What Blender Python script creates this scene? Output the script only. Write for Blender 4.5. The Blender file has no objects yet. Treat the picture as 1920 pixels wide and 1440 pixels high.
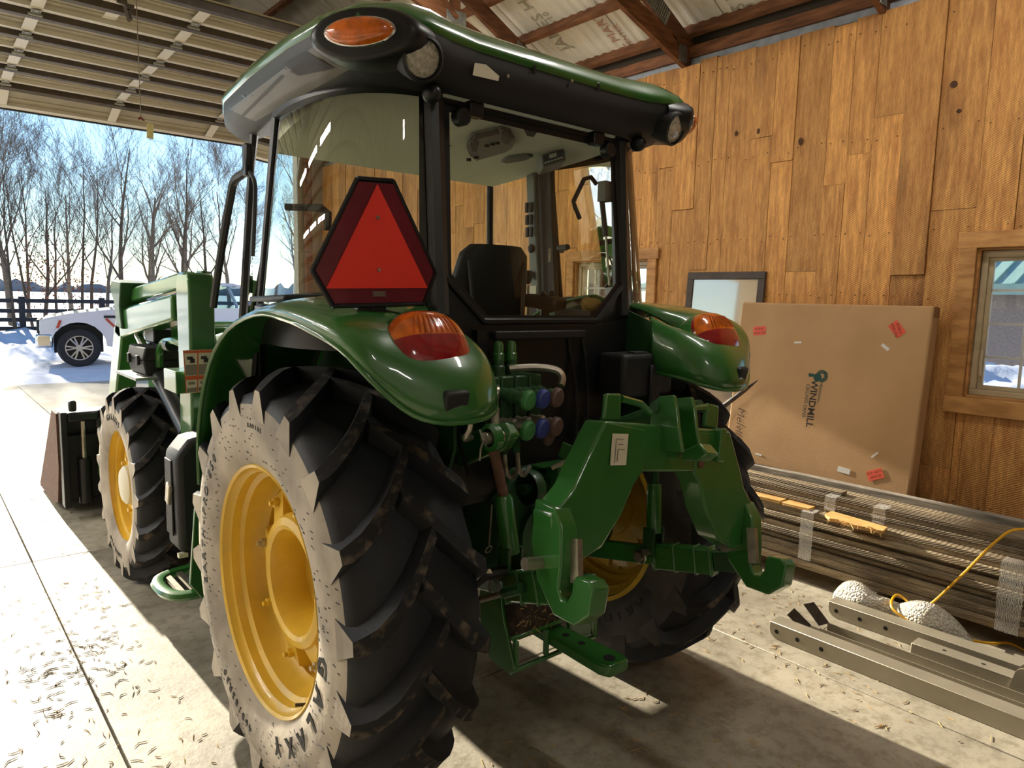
import bpy, bmesh, math, random
from mathutils import Vector as V, Matrix, Euler
random.seed(7)
PI = math.pi
sc = bpy.context.scene
COL = sc.collection
# ------------------------------------------------------------------ camera (metres: x right, y along the tractor, z up)
FPX = 1331.0
CAM = V((-1.80, -2.20, 1.68))
_F = V((-1145, -187, FPX)).normalized()
_R = V((1570, -125, FPX)); _R = (_R - _F * _R.dot(_F)).normalized()
_U = -_F.cross(_R)
def ray(x, y):
    v = V(((x - 960) / FPX, (y - 720) / FPX, 1.0))
    return V((v.dot(_R), v.dot(_F), v.dot(_U)))
def at(x, y, X=None, Y=None, Z=None):
    r = ray(x, y)
    for i, q in enumerate((X, Y, Z)):
        if q is not None:
            return CAM + r * ((q - CAM[i]) / r[i])
cd = bpy.data.cameras.new('camera'); cam = bpy.data.objects.new('camera', cd); COL.objects.link(cam)
cd.sensor_width = 36; cd.lens = FPX / 1920 * 36; cd.clip_end = 2000; cd.clip_start = 0.05
ax = V((_R.x, _F.x, _U.x)); ay = -V((_R.y, _F.y, _U.y)); az = -V((_R.z, _F.z, _U.z))
cam.matrix_world = Matrix(((ax.x, ay.x, az.x, CAM.x), (ax.y, ay.y, az.y, CAM.y), (ax.z, ay.z, az.z, CAM.z), (0, 0, 0, 1)))
sc.camera = cam
# ------------------------------------------------------------------ light
SUN_EL = math.radians(19.5)
w = bpy.data.worlds.new('world'); sc.world = w; w.use_nodes = True
wn = w.node_tree.nodes; wl = w.node_tree.links
bg = wn['Background']
sky = wn.new('ShaderNodeTexSky'); sky.sky_type = 'NISHITA'; sky.sun_disc = False
sky.sun_elevation = SUN_EL; sky.sun_rotation = 0.0; sky.air_density = 1.0; sky.dust_density = 0.0; sky.ozone_density = 3.0
wl.new(sky.outputs[0], bg.inputs[0]); bg.inputs[1].default_value = 0.17
sd = bpy.data.lights.new('sun', 'SUN'); sd.energy = 9.5; sd.angle = math.radians(0.6); sd.color = (1.0, 0.91, 0.74)
so = bpy.data.objects.new('sun', sd); COL.objects.link(so)
_sd = V((math.sin(math.radians(-1.6)) * math.cos(SUN_EL), math.cos(math.radians(-1.6)) * math.cos(SUN_EL), math.sin(SUN_EL)))
so.rotation_euler = _sd.to_track_quat('Z', 'Y').to_euler()
so.location = (0, 30, 12)
sc.view_settings.view_transform = 'Standard'; sc.view_settings.look = 'None'
sc.view_settings.exposure = 0.4; sc.view_settings.gamma = 1.0; sc.view_settings.use_curve_mapping = False

# ------------------------------------------------------------------ materials
def lin(c):
    return tuple(((x / 12.92) if x <= 0.04045 else ((x + 0.055) / 1.055) ** 2.4) for x in c)
def rgb(r, g, b): return lin((r / 255, g / 255, b / 255))
M = {}
def mat(name, col, rough=0.5, metal=0.0, coat=0.0, var=0.0, vscale=6.0, bump=0.0, bscale=40.0, stretch=None,
        col2=None, rand=0.0, spec=None, emit=None, estr=0.0, trans=0.0, detail=5.0, lo=0.35, hi=0.65):
    """Principled material; noise between col and col2 in object space, optional per-object brightness and bump."""
    m = bpy.data.materials.new(name); m.use_nodes = True
    n = m.node_tree.nodes; l = m.node_tree.links; p = n['Principled BSDF']
    p.inputs['Base Color'].default_value = (*col, 1); p.inputs['Roughness'].default_value = rough
    p.inputs['Metallic'].default_value = metal; p.inputs['Coat Weight'].default_value = coat
    p.inputs['Coat Roughness'].default_value = 0.06
    if spec is not None: p.inputs['Specular IOR Level'].default_value = spec
    if trans: p.inputs['Transmission Weight'].default_value = trans
    if emit: p.inputs['Emission Color'].default_value = (*emit, 1); p.inputs['Emission Strength'].default_value = estr
    tc = None
    if var or bump or col2 or rand:
        tc = n.new('ShaderNodeTexCoord'); vec = tc.outputs['Object']
        oi = n.new('ShaderNodeObjectInfo')
        add = n.new('ShaderNodeVectorMath'); add.operation = 'ADD'
        mul = n.new('ShaderNodeVectorMath'); mul.operation = 'SCALE'; mul.inputs[3].default_value = 37.0
        cmb = n.new('ShaderNodeCombineXYZ')
        for i in range(3): l.new(oi.outputs['Random'], cmb.inputs[i])
        l.new(cmb.outputs[0], mul.inputs[0]); l.new(vec, add.inputs[0]); l.new(mul.outputs[0], add.inputs[1])
        mp = n.new('ShaderNodeMapping'); l.new(add.outputs[0], mp.inputs['Vector'])
        if stretch: mp.inputs['Scale'].default_value = stretch
        v0 = mp.outputs[0]
    if var or col2:
        nz = n.new('ShaderNodeTexNoise'); nz.inputs['Scale'].default_value = vscale; nz.inputs['Detail'].default_value = detail
        l.new(v0, nz.inputs['Vector'])
        cr = n.new('ShaderNodeValToRGB'); l.new(nz.outputs['Fac'], cr.inputs['Fac'])
        c2 = col2 if col2 else tuple(x * (1 - var) for x in col)
        c1 = col if col2 else tuple(min(1, x * (1 + var * 0.5)) for x in col)
        cr.color_ramp.elements[0].position = lo; cr.color_ramp.elements[1].position = hi
        cr.color_ramp.elements[0].color = (*c2, 1); cr.color_ramp.elements[1].color = (*c1, 1)
        out = cr.outputs[0]
        if rand:
            hs = n.new('ShaderNodeHueSaturation'); mr = n.new('ShaderNodeMapRange')
            mr.inputs['To Min'].default_value = 1 - rand; mr.inputs['To Max'].default_value = 1 + rand
            l.new(oi.outputs['Random'], mr.inputs['Value']); l.new(mr.outputs[0], hs.inputs['Value']); l.new(out, hs.inputs['Color']); out = hs.outputs[0]
        l.new(out, p.inputs['Base Color'])
    if bump:
        nb = n.new('ShaderNodeTexNoise'); nb.inputs['Scale'].default_value = bscale; nb.inputs['Detail'].default_value = 4
        l.new(v0, nb.inputs['Vector'])
        bp = n.new('ShaderNodeBump'); bp.inputs['Strength'].default_value = bump; bp.inputs['Distance'].default_value = 0.02
        l.new(nb.outputs['Fac'], bp.inputs['Height']); l.new(bp.outputs[0], p.inputs['Normal'])
    M[name] = m
    return m
def glassmat(name, tint, refl=1.0, rough=0.01):
    """thin sheet of glass: tinted see-through plus a fresnel reflection"""
    m = bpy.data.materials.new(name); m.use_nodes = True
    n = m.node_tree.nodes; l = m.node_tree.links; n.remove(n['Principled BSDF'])
    tr = n.new('ShaderNodeBsdfTransparent'); tr.inputs[0].default_value = (*tint, 1)
    gl = n.new('ShaderNodeBsdfGlossy'); gl.inputs['Roughness'].default_value = rough; gl.inputs[0].default_value = (refl, refl, refl, 1)
    fr = n.new('ShaderNodeFresnel'); fr.inputs[0].default_value = 1.5
    mx = n.new('ShaderNodeMixShader'); l.new(fr.outputs[0], mx.inputs[0]); l.new(tr.outputs[0], mx.inputs[1]); l.new(gl.outputs[0], mx.inputs[2])
    l.new(mx.outputs[0], n['Material Output'].inputs[0]); M[name] = m
    return m

# ------------------------------------------------------------------ mesh helpers
class MB:
    def __init__(s): s.v = []; s.f = []; s.mi = []
    def add(s, vs, fs, m=0):
        o = len(s.v); s.v += [V(p) for p in vs]
        for f in fs: s.f.append([i + o for i in f]); s.mi.append(m)
        return s
    def box(s, c, d, rot=None, m=0):
        c = V(c); R_ = Euler(rot).to_matrix() if rot else Matrix.Identity(3)
        vs = [c + R_ @ V((sx * d[0] / 2, sy * d[1] / 2, sz * d[2] / 2)) for sx in (-1, 1) for sy in (-1, 1) for sz in (-1, 1)]
        return s.add(vs, [(0, 1, 3, 2), (4, 6, 7, 5), (0, 4, 5, 1), (2, 3, 7, 6), (0, 2, 6, 4), (1, 5, 7, 3)], m)
    def bb(s, x0, x1, y0, y1, z0, z1, m=0):
        return s.box(((x0 + x1) / 2, (y0 + y1) / 2, (z0 + z1) / 2), (abs(x1 - x0), abs(y1 - y0), abs(z1 - z0)), None, m)
    def bar(s, p, q, w, h, up=(0, 0, 1), m=0, w2=None, h2=None):
        p = V(p); q = V(q); d = (q - p).normalized(); u = V(up); u = (u - d * u.dot(d))
        if u.length < 1e-4: u = V((0, 1, 0)) - d * d.y
        u.normalize(); r = d.cross(u); w2 = w if w2 is None else w2; h2 = h if h2 is None else h2
        a = [p + r * (i * w / 2) + u * (j * h / 2) for i, j in ((-1, -1), (1, -1), (1, 1), (-1, 1))]
        b = [q + r * (i * w2 / 2) + u * (j * h2 / 2) for i, j in ((-1, -1), (1, -1), (1, 1), (-1, 1))]
        return s.add(a + b, [(3, 2, 1, 0), (4, 5, 6, 7), (0, 1, 5, 4), (1, 2, 6, 5), (2, 3, 7, 6), (3, 0, 4, 7)], m)
    def loft(s, rings, closed=True, cap=True, m=0, loop=False):
        n = len(rings[0]); vs = [p for r in rings for p in r]; fs = []
        k = len(rings)
        for i in range(k if loop else k - 1):
            a = i * n; b = ((i + 1) % k) * n
            for j in range(n if closed else n - 1):
                j2 = (j + 1) % n; fs.append((a + j, a + j2, b + j2, b + j))
        if cap and closed and not loop: fs.append(tuple(range(n - 1, -1, -1))); fs.append(tuple((k - 1) * n + j for j in range(n)))
        return s.add(vs, fs, m)
    def tube(s, pts, r, n=8, m=0, cap=True, flat=None):
        pts = [V(p) for p in pts]; k = len(pts); rr = r if isinstance(r, (list, tuple)) else [r] * k
        rings = []; u = None
        for i in range(k):
            t = (pts[min(i + 1, k - 1)] - pts[max(i - 1, 0)]).normalized()
            if u is None:
                u = V((0, 0, 1)) if abs(t.z) < 0.9 else V((1, 0, 0))
            u = (u - t * u.dot(t)).normalized(); b = t.cross(u)
            rings.append([pts[i] + (u * math.cos(2 * PI * j / n) + b * math.sin(2 * PI * j / n) * (flat or 1)) * rr[i] for j in range(n)])
        return s.loft(rings, True, cap, m)
    def cyl(s, p, q, r, n=16, r2=None, m=0): return s.tube([p, q], [r, r if r2 is None else r2], n, m)
    def lathe(s, prof, o, axis, n=32, m=0, cap=False, a0=0.0, a1=2 * PI):
        """prof: list of (radius, distance along axis)"""
        o = V(o); ax_ = V(axis).normalized(); u = ax_.orthogonal().normalized(); b = ax_.cross(u)
        full = abs(a1 - a0 - 2 * PI) < 1e-6; k = n if full else n + 1
        rings = [[o + ax_ * h + (u * math.cos(a0 + (a1 - a0) * j / n) + b * math.sin(a0 + (a1 - a0) * j / n)) * max(r, 1e-4) for j in range(k)] for r, h in prof]
        return s.loft(rings, full, cap, m)
    def prism(s, poly, vec, m=0):
        vec = V(vec); a = [V(p) for p in poly]; b = [p + vec for p in a]; n = len(a)
        return s.add(a + b, [tuple(range(n - 1, -1, -1)), tuple(range(n, 2 * n))] + [(i, (i + 1) % n, n + (i + 1) % n, n + i) for i in range(n)], m)
    def ball(s, c, r, n=12, k=8, m=0):
        c = V(c); rx, ry, rz = r if isinstance(r, (list, tuple)) else (r, r, r)
        rings = [[c + V((rx * math.sin(PI * i / k) * math.cos(2 * PI * j / n), ry * math.sin(PI * i / k) * math.sin(2 * PI * j / n), rz * math.cos(PI * i / k))) for j in range(n)] for i in range(k + 1)]
        return s.loft(rings, True, False, m)
    def mesh(s, name, mats, off=V((0, 0, 0)), smooth=35, merge=True):
        me = bpy.data.meshes.new(name)
        me.from_pydata([tuple(p - off) for p in s.v], [], s.f)
        for mm in mats: me.materials.append(M[mm] if isinstance(mm, str) else mm)
        for i, p in enumerate(me.polygons): p.material_index = s.mi[i]
        bm = bmesh.new(); bm.from_mesh(me)
        if merge: bmesh.ops.remove_doubles(bm, verts=bm.verts, dist=1e-5)
        bmesh.ops.recalc_face_normals(bm, faces=bm.faces); bm.to_mesh(me); bm.free()
        if smooth:
            me.shade_smooth(); me.set_sharp_from_angle(angle=math.radians(smooth))
        return me
    def build(s, name, mats, parent=None, bevel=0.0, smooth=35, seg=2, solid=0.0, sub=0, origin=None, merge=True):
        if isinstance(mats, str): mats = [mats]
        if parent is not None: off = wloc(parent)
        elif origin is not None: off = V(origin)
        else:
            xs = [p.x for p in s.v]; ys = [p.y for p in s.v]; zs = [p.z for p in s.v]
            off = V(((min(xs) + max(xs)) / 2, (min(ys) + max(ys)) / 2, min(zs)))
        me = s.mesh(name, mats, off, smooth, merge)
        o = bpy.data.objects.new(name, me); COL.objects.link(o)
        if parent is not None: o.parent = parent
        else: o.location = off
        if sub:
            md = o.modifiers.new('sub', 'SUBSURF'); md.levels = sub; md.render_levels = sub
        if solid:
            md = o.modifiers.new('solid', 'SOLIDIFY'); md.thickness = solid; md.offset = -1
        if bevel:
            md = o.modifiers.new('bevel', 'BEVEL'); md.width = bevel; md.segments = seg; md.limit_method = 'ANGLE'; md.angle_limit = math.radians(40)
            md.harden_normals = False
        return o
def wloc(o):
    p = V((0, 0, 0))
    while o is not None: p = p + o.location; o = o.parent
    return p
def tag(o, label=None, cat=None, group=None, kind=None):
    if label: o['label'] = label
    if cat: o['category'] = cat
    if group: o['group'] = group
    if kind: o['kind'] = kind
    return o
def thing(name, loc, label, cat, group=None):
    o = bpy.data.objects.new(name, None); COL.objects.link(o); o.location = loc; o.empty_display_size = 0.1
    return tag(o, label, cat, group)
def struct(o, label=None): return tag(o, label=label, kind='structure')
def lerp(a, b, t): return a + (b - a) * t
def text_mesh(txt, size, depth=0.0, align='CENTER', shear=0.0, bold=0.0):
    c = bpy.data.curves.new('text', 'FONT'); c.body = txt; c.size = size; c.extrude = depth; c.align_x = align; c.align_y = 'CENTER'; c.shear = shear
    c.offset = bold; c.resolution_u = 2
    o = bpy.data.objects.new('text', c); COL.objects.link(o)
    dg = bpy.context.evaluated_depsgraph_get(); dg.update()
    me = bpy.data.meshes.new_from_object(o.evaluated_get(dg))
    bpy.data.objects.remove(o); bpy.data.curves.remove(c)
    return me
def put_text(name, txt, size, origin, xdir, ydir, mt, parent=None, depth=0.0, **k):
    """flat lettering: origin is its middle, xdir reads along, ydir points to the top of the letters"""
    me = text_mesh(txt, size, depth, **k); xd = V(xdir).normalized(); yd = V(ydir); yd = (yd - xd * yd.dot(xd)).normalized(); zd = xd.cross(yd)
    off = wloc(parent) if parent is not None else V((0, 0, 0))
    mw = Matrix(((xd.x, yd.x, zd.x, 0), (xd.y, yd.y, zd.y, 0), (xd.z, yd.z, zd.z, 0), (0, 0, 0, 1)))
    me.transform(Matrix.Translation(V(origin) - off) @ mw); me.name = name
    me.materials.clear(); me.materials.append(M[mt])
    o = bpy.data.objects.new(name, me); COL.objects.link(o)
    if parent is not None: o.parent = parent
    return o
def bez(p0, p1, p2, t): return V(p0) * (1 - t) ** 2 + V(p1) * (2 * t * (1 - t)) + V(p2) * t * t
def smooth_path(pts, n=6):
    """Catmull-Rom through the points"""
    pts = [V(p) for p in pts]; out = []
    for i in range(len(pts) - 1):
        p0 = pts[max(i - 1, 0)]; p1 = pts[i]; p2 = pts[i + 1]; p3 = pts[min(i + 2, len(pts) - 1)]
        for k in range(n):
            t = k / n
            out.append(0.5 * ((2 * p1) + (p2 - p0) * t + (2 * p0 - 5 * p1 + 4 * p2 - p3) * t * t + (3 * p1 - p0 - 3 * p2 + p3) * t ** 3))
    out.append(pts[-1]); return out
# ------------------------------------------------------------------ building materials
mat('concrete', rgb(182, 173, 154), 0.6, var=0.35, vscale=1.6, bump=0.08, bscale=70, col2=rgb(140, 132, 116), detail=9)
def speckle(name, scale, lo_c):
    m = M[name]; n = m.node_tree.nodes; l = m.node_tree.links; p = n['Principled BSDF']; src = p.inputs['Base Color'].links[0].from_socket
    tc = n.new('ShaderNodeTexCoord'); a_ = n.new('ShaderNodeTexNoise'); a_.inputs['Scale'].default_value = scale; a_.inputs['Detail'].default_value = 10; a_.inputs['Roughness'].default_value = .75
    l.new(tc.outputs['Object'], a_.inputs['Vector']); cr = n.new('ShaderNodeValToRGB'); cr.color_ramp.elements[0].position = .36; cr.color_ramp.elements[1].position = .54
    cr.color_ramp.elements[0].color = (*lo_c, 1); cr.color_ramp.elements[1].color = (1, 1, 1, 1); l.new(a_.outputs['Fac'], cr.inputs[0])
    mx = n.new('ShaderNodeMix'); mx.data_type = 'RGBA'; mx.blend_type = 'MULTIPLY'; mx.inputs['Factor'].default_value = 1; l.new(src, mx.inputs['A']); l.new(cr.outputs[0], mx.inputs['B']); l.new(mx.outputs['Result'], p.inputs['Base Color'])
speckle('concrete', 14, (.62, .60, .55))
mat('ground_dark', rgb(60, 55, 48), 0.9)
mat('wall_backing', rgb(70, 60, 48), 0.9)
mat('liner', rgb(150, 138, 118), 0.55, var=0.15, vscale=2)
mat('white_liner', rgb(244, 240, 228), 0.6, var=0.1, vscale=3)
mat('truss_wood', rgb(140, 92, 58), 0.75, col2=rgb(98, 60, 36), vscale=5, stretch=(1, 1, 6), rand=0.15)
mat('galv', rgb(170, 172, 168), 0.4, metal=0.8, var=0.2, vscale=20)
mat('foil', rgb(170, 178, 190), 0.5, var=0.2, vscale=12)
mat('faint_red', rgb(196, 150, 128), 0.7)
mat('faint_grey', rgb(176, 170, 152), 0.7)
mat('vinyl', rgb(190, 172, 140), 0.5, var=0.15, vscale=9)
mat('muntin', rgb(196, 196, 192), 0.5)
glassmat('window_glass', (0.93, 0.96, 0.98))
mat('door_panel', rgb(168, 160, 138), 0.45, var=0.12, vscale=4)
mat('door_strut', rgb(88, 78, 66), 0.5, var=0.25, vscale=9)
mat('door_edge', rgb(232, 228, 216), 0.35)
mat('hinge_steel', rgb(176, 176, 172), 0.4, metal=0.7)
mat('seal', rgb(35, 32, 30), 0.7)
mat('lamp_body', rgb(225, 225, 220), 0.5)
mat('fill_light', (1, 1, 1), 0.5, emit=(1.0, 0.96, 0.88), estr=85.0)
mat('fill_light_soft', (1, 1, 1), 0.5, emit=(1.0, 0.96, 0.88), estr=31.0)
def plank_material(name, c1, c2, c3, rand):
    m = mat(name, c1, 0.62, col2=c2, vscale=7.0, stretch=(5, 5, 0.55), rand=rand, bump=0.0, detail=7, lo=0.3, hi=0.66)
    n = m.node_tree.nodes; l = m.node_tree.links; p = n['Principled BSDF']
    mp = [k for k in n if k.type == 'MAPPING'][0]; tc = [k for k in n if k.type == 'TEX_COORD'][0]
    src = p.inputs['Base Color'].links[0].from_socket
    # dark weathered patches
    nz = n.new('ShaderNodeTexNoise'); nz.inputs['Scale'].default_value = 1.6; nz.inputs['Detail'].default_value = 6
    mp2 = n.new('ShaderNodeMapping'); mp2.inputs['Scale'].default_value = (2.6, 2.6, 0.6); l.new(mp.inputs['Vector'].links[0].from_socket, mp2.inputs['Vector'])
    l.new(mp2.outputs[0], nz.inputs['Vector'])
    cr = n.new('ShaderNodeValToRGB'); cr.color_ramp.elements[0].position = 0.56; cr.color_ramp.elements[1].position = 0.74
    cr.color_ramp.elements[0].color = (0, 0, 0, 1); cr.color_ramp.elements[1].color = (0.75, 0.75, 0.75, 1); l.new(nz.outputs['Fac'], cr.inputs['Fac'])
    mx = n.new('ShaderNodeMix'); mx.data_type = 'RGBA'; l.new(cr.outputs[0], mx.inputs['Factor']); l.new(src, mx.inputs['A']); mx.inputs['B'].default_value = (*c3, 1)
    l.new(mx.outputs['Result'], p.inputs['Base Color'])
    st_ = n.new('ShaderNodeTexNoise'); st_.inputs['Scale'].default_value = 24; st_.inputs['Detail'].default_value = 8; st_.inputs['Roughness'].default_value = .7; l.new(mp.outputs[0], st_.inputs['Vector'])
    c4_ = n.new('ShaderNodeValToRGB'); c4_.color_ramp.elements[0].position = .36; c4_.color_ramp.elements[1].position = .6; c4_.color_ramp.elements[0].color = (.62, .55, .48, 1); c4_.color_ramp.elements[1].color = (1, 1, 1, 1); l.new(st_.outputs['Fac'], c4_.inputs['Fac'])
    mm = n.new('ShaderNodeMix'); mm.data_type = 'RGBA'; mm.blend_type = 'MULTIPLY'; mm.inputs['Factor'].default_value = .8; l.new(mx.outputs['Result'], mm.inputs['A']); l.new(c4_.outputs[0], mm.inputs['B']); l.new(mm.outputs['Result'], p.inputs['Base Color'])
    # saw marks: slanted ripples
    wv = n.new('ShaderNodeTexWave'); wv.wave_type = 'BANDS'; wv.bands_direction = 'Z'; wv.inputs['Scale'].default_value = 26; wv.inputs['Distortion'].default_value = 2.5
    mp3 = n.new('ShaderNodeMapping'); mp3.inputs['Rotation'].default_value = (0.5, 0, 0); l.new(mp.inputs['Vector'].links[0].from_socket, mp3.inputs['Vector']); l.new(mp3.outputs[0], wv.inputs['Vector'])
    b1 = n.new('ShaderNodeBump'); b1.inputs['Strength'].default_value = 0.45; b1.inputs['Distance'].default_value = 0.004
    l.new(wv.outputs['Fac'], b1.inputs['Height'])
    gr = n.new('ShaderNodeTexNoise'); gr.inputs['Scale'].default_value = 22; gr.inputs['Detail'].default_value = 5; l.new(mp.outputs[0], gr.inputs['Vector'])
    b2 = n.new('ShaderNodeBump'); b2.inputs['Strength'].default_value = 0.6; b2.inputs['Distance'].default_value = 0.004
    l.new(gr.outputs['Fac'], b2.inputs['Height']); l.new(b1.outputs[0], b2.inputs['Normal']); l.new(b2.outputs[0], p.inputs['Normal'])
    return m
plank_material('wall_wood', rgb(238, 178, 102), rgb(196, 134, 70), rgb(120, 72, 36), 0.17)
mat('trim_wood', rgb(206, 152, 90), 0.6, col2=rgb(168, 116, 62), vscale=8, stretch=(3, 0.8, 3), rand=0.1, bump=0.1)
mat('knot', rgb(52, 30, 16), 0.8, col2=rgb(96, 58, 30), vscale=60)

XW = 3.0          # inner face of the plank wall
YF = 7.80         # inner face of the front (door) wall
EAVE = 3.52
RIDGE_X = -3.2
def roof_z(x): return 3.76 + 0.5 * ((XW - x) if x > RIDGE_X else (x - (2 * RIDGE_X - XW)))
# ------------------------------------------------------------------ floor in poured slabs with saw-cut joints
floor = MB().bb(-9.5, 3.15, -8, YF, -0.2, -0.02).build('floor', 'ground_dark'); struct(floor, 'concrete floor of the shed cut into slabs')
xs = [-9.5, -6.7, -3.9, -0.95 - 0.34, 1.30, 3.14]; ys = [-8, -5.0, -2.55, 0.13, 2.9, 5.4, YF]
for i in range(len(xs) - 1):
    for j in range(len(ys) - 1):
        MB().bb(xs[i] + .003, xs[i + 1] - .003, ys[j] + .003, ys[j + 1] - .003, -0.03, 0).build('slab', 'concrete', floor, bevel=.003, seg=1)
# ------------------------------------------------------------------ plank wall on the right
wins = [(-1.66, -0.77, 1.17, 2.02), (1.67, 2.52, 1.17, 2.02)]
def cut(y0, y1, z0, z1):
    """rectangle minus the window openings"""
    parts = [(y0, y1, z0, z1)]
    for (a, b, c, d) in wins:
        nx = []
        for (p, q, r, s) in parts:
            if q <= a or p >= b or s <= c or r >= d: nx.append((p, q, r, s)); continue
            if p < a: nx.append((p, a, r, s))
            if q > b: nx.append((b, q, r, s))
            lo, hi = max(p, a), min(q, b)
            if r < c: nx.append((lo, hi, r, c))
            if s > d: nx.append((lo, hi, d, s))
        parts = nx
    return [k for k in parts if k[1] - k[0] > .015 and k[3] - k[2] > .015]
mb = MB()
for (p, q, r, s) in cut(-8, YF, 0, EAVE): mb.bb(XW + .03, XW + .12, p, q, r, s)
mb.bb(XW + .09, XW + .13, -8, YF, EAVE, 3.82)
wall_right = struct(mb.build('wall_right', 'wall_backing', origin=(XW, 0, 0)), 'right wall clad in vertical honey-coloured rough-sawn planks')
edges = [1.615, 1.452, 1.245, 1.097, .978, .773, .6, .435, .203, .057, -.1, -.282, -.483, -.727, -.925]
rw = random.Random(3)
y = edges[0]
while y < YF - .22: y += rw.uniform(.14, .22); edges.insert(0, y)
edges[0] = YF
y = edges[-1]
while y > -3.6: y -= rw.uniform(.17, .27); edges.append(y)
for i in range(len(edges) - 1):
    y1, y0 = edges[i], edges[i + 1]
    js = [0.0]
    z = rw.uniform(.7, 3.0)
    if abs(y1 + .282) < .01: js += [1.88]
    elif rw.random() < .9:
        js += [z]
        if z < 1.5: js += [z + rw.uniform(1.0, 1.7)]
    js = [k for k in js if k < EAVE - .2] + [EAVE + rw.uniform(-.015, .02)]
    for k in range(len(js) - 1):
        t = rw.choice([0, 0, .003, .006, .009])
        if abs(y1 + .282) < .01 and k == 1: t = .02
        for (p, q, r, s) in cut(y0, y1, js[k], js[k + 1]):
            g = .0016
            MB().bb(XW - t, XW + .03, p + g, q - g, r + (g if r else 0), s - g).build('plank', 'wall_wood', None, smooth=0, origin=(XW, (p + q) / 2, (r + s) / 2)).parent = wall_right
            bpy.context.view_layer.objects  # keep order
for o in [k for k in COL.objects if k.name.startswith('plank')]: o.location -= wall_right.location
def oval(c, ry, rz, x, name, mt, parent):
    MB().prism([(x, c[0] + ry * math.cos(a * PI / 6), c[1] + rz * math.sin(a * PI / 6)) for a in range(12)], (.004, 0, 0)).build(name, mt, parent, smooth=0)
for (px_, py_, a, b) in ((1501, 265, .016, .026), (1422, 246, .012, .02), (1788, 158, .02, .02), (1798, 208, .014, .012), (1380, 250, .012, .02)):
    q = at(px_, py_, X=XW - .011); oval((q.y, q.z), a, b, XW - .012, 'knot_hole', 'knot', wall_right)
# nail heads
mb = MB()
for i in range(len(edges) - 1):
    y1, y0 = edges[i], edges[i + 1]
    if y1 > 2.2 or y0 < -1.3: continue
    for zz in (.5, 1.12, 1.75, 2.15, 2.75, 3.42):
        for yy in (y0 + .03, y1 - .03):
            if any(a - .1 < yy < b + .1 and c - .1 < zz < d + .1 for a, b, c, d in wins): continue
            zq = zz + rw.uniform(-.02, .02); mb.bb(XW - .0108, XW - .004, yy - .003, yy + .003, zq - .003, zq + .003)
tag(mb.build('nail_heads', 'knot', wall_right, smooth=0), kind='stuff')
# windows
for n_, (a, b, c, d) in enumerate(wins):
    wo = MB()
    for (p, q, r, s) in ((a, b, c, c + .035), (a, b, d - .035, d), (a, a + .035, c + .035, d - .035), (b - .035, b, c + .035, d - .035)):
        wo.bb(XW + .035, XW + .11, p, q, r, s)
    wo = struct(wo.build('window_%d' % (n_ + 1), 'vinyl', bevel=.004), ('grid window beside the cardboard box with snow outside', 'far window mostly hidden behind the tractor cab')[n_])
    for (p, q, r, s) in ((a - .0, b + .0, c - .012, c), (a, b, d, d + .012), (b, b + .012, c, d), (a - .012, a, c, d)):
        MB().bb(XW - .004, XW + .1, p, q, r, s).build('jamb', 'trim_wood', wo)
    iw = (b - a - .07) / 4; ih = (d - c - .07) / 4
    fr = MB()
    for (p, q, r, s) in ((a + .035, b - .035, c + .035, c + .06), (a + .035, b - .035, d - .06, d - .035), (a + .035, a + .06, c + .06, d - .06), (b - .06, b - .035, c + .06, d - .06)): fr.bb(XW + .05, XW + .085, p, q, r, s)
    fr.build('sash', 'vinyl', wo, bevel=.003)
    for k in range(1, 4):
        MB().bb(XW + .064, XW + .076, a + .035 + iw * k - .007, a + .035 + iw * k + .007, c + .06, d - .06).build('muntin', 'muntin', wo)
        MB().bb(XW + .063, XW + .077, a + .06, b - .06, c + .035 + ih * k - .007, c + .035 + ih * k + .007).build('muntin', 'muntin', wo)
    for i in range(4):
        for j in range(4):
            y0 = a + .035 + iw * i; z0 = c + .035 + ih * j
            MB().add([(XW + .07, y0 + .007, z0 + .007), (XW + .07, y0 + iw - .007, z0 + .007), (XW + .07, y0 + iw - .007, z0 + ih - .007), (XW + .07, y0 + .007, z0 + ih - .007)], [(0, 1, 2, 3)]).build('pane', 'window_glass', wo, smooth=0)
    MB().tube([(XW + .03, b - .05, c + .12), (XW + .02, b - .05, c + .2), (XW + .035, b - .05, c + .27)], .008, 6).build('latch', 'vinyl', wo)
    tr = [('top', (a - .12, b + .11, d + .012, d + .105)), ('sill', (a - .12, b + .11, c - .112, c - .012)), ('side', (b + .012, b + .1, c - .012, d + .012)), ('side', (a - .1, a - .012, c - .012, d + .012))]
    for k, (nm, (p, q, r, s)) in enumerate(tr):
        struct(MB().bb(XW - .032, XW - .0105, p, q, r, s).build('trim_%d' % (n_ * 4 + k + 1), 'trim_wood', bevel=.003), 'wooden %s casing board of the %s window' % (nm, ('near', 'far')[n_]))
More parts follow.
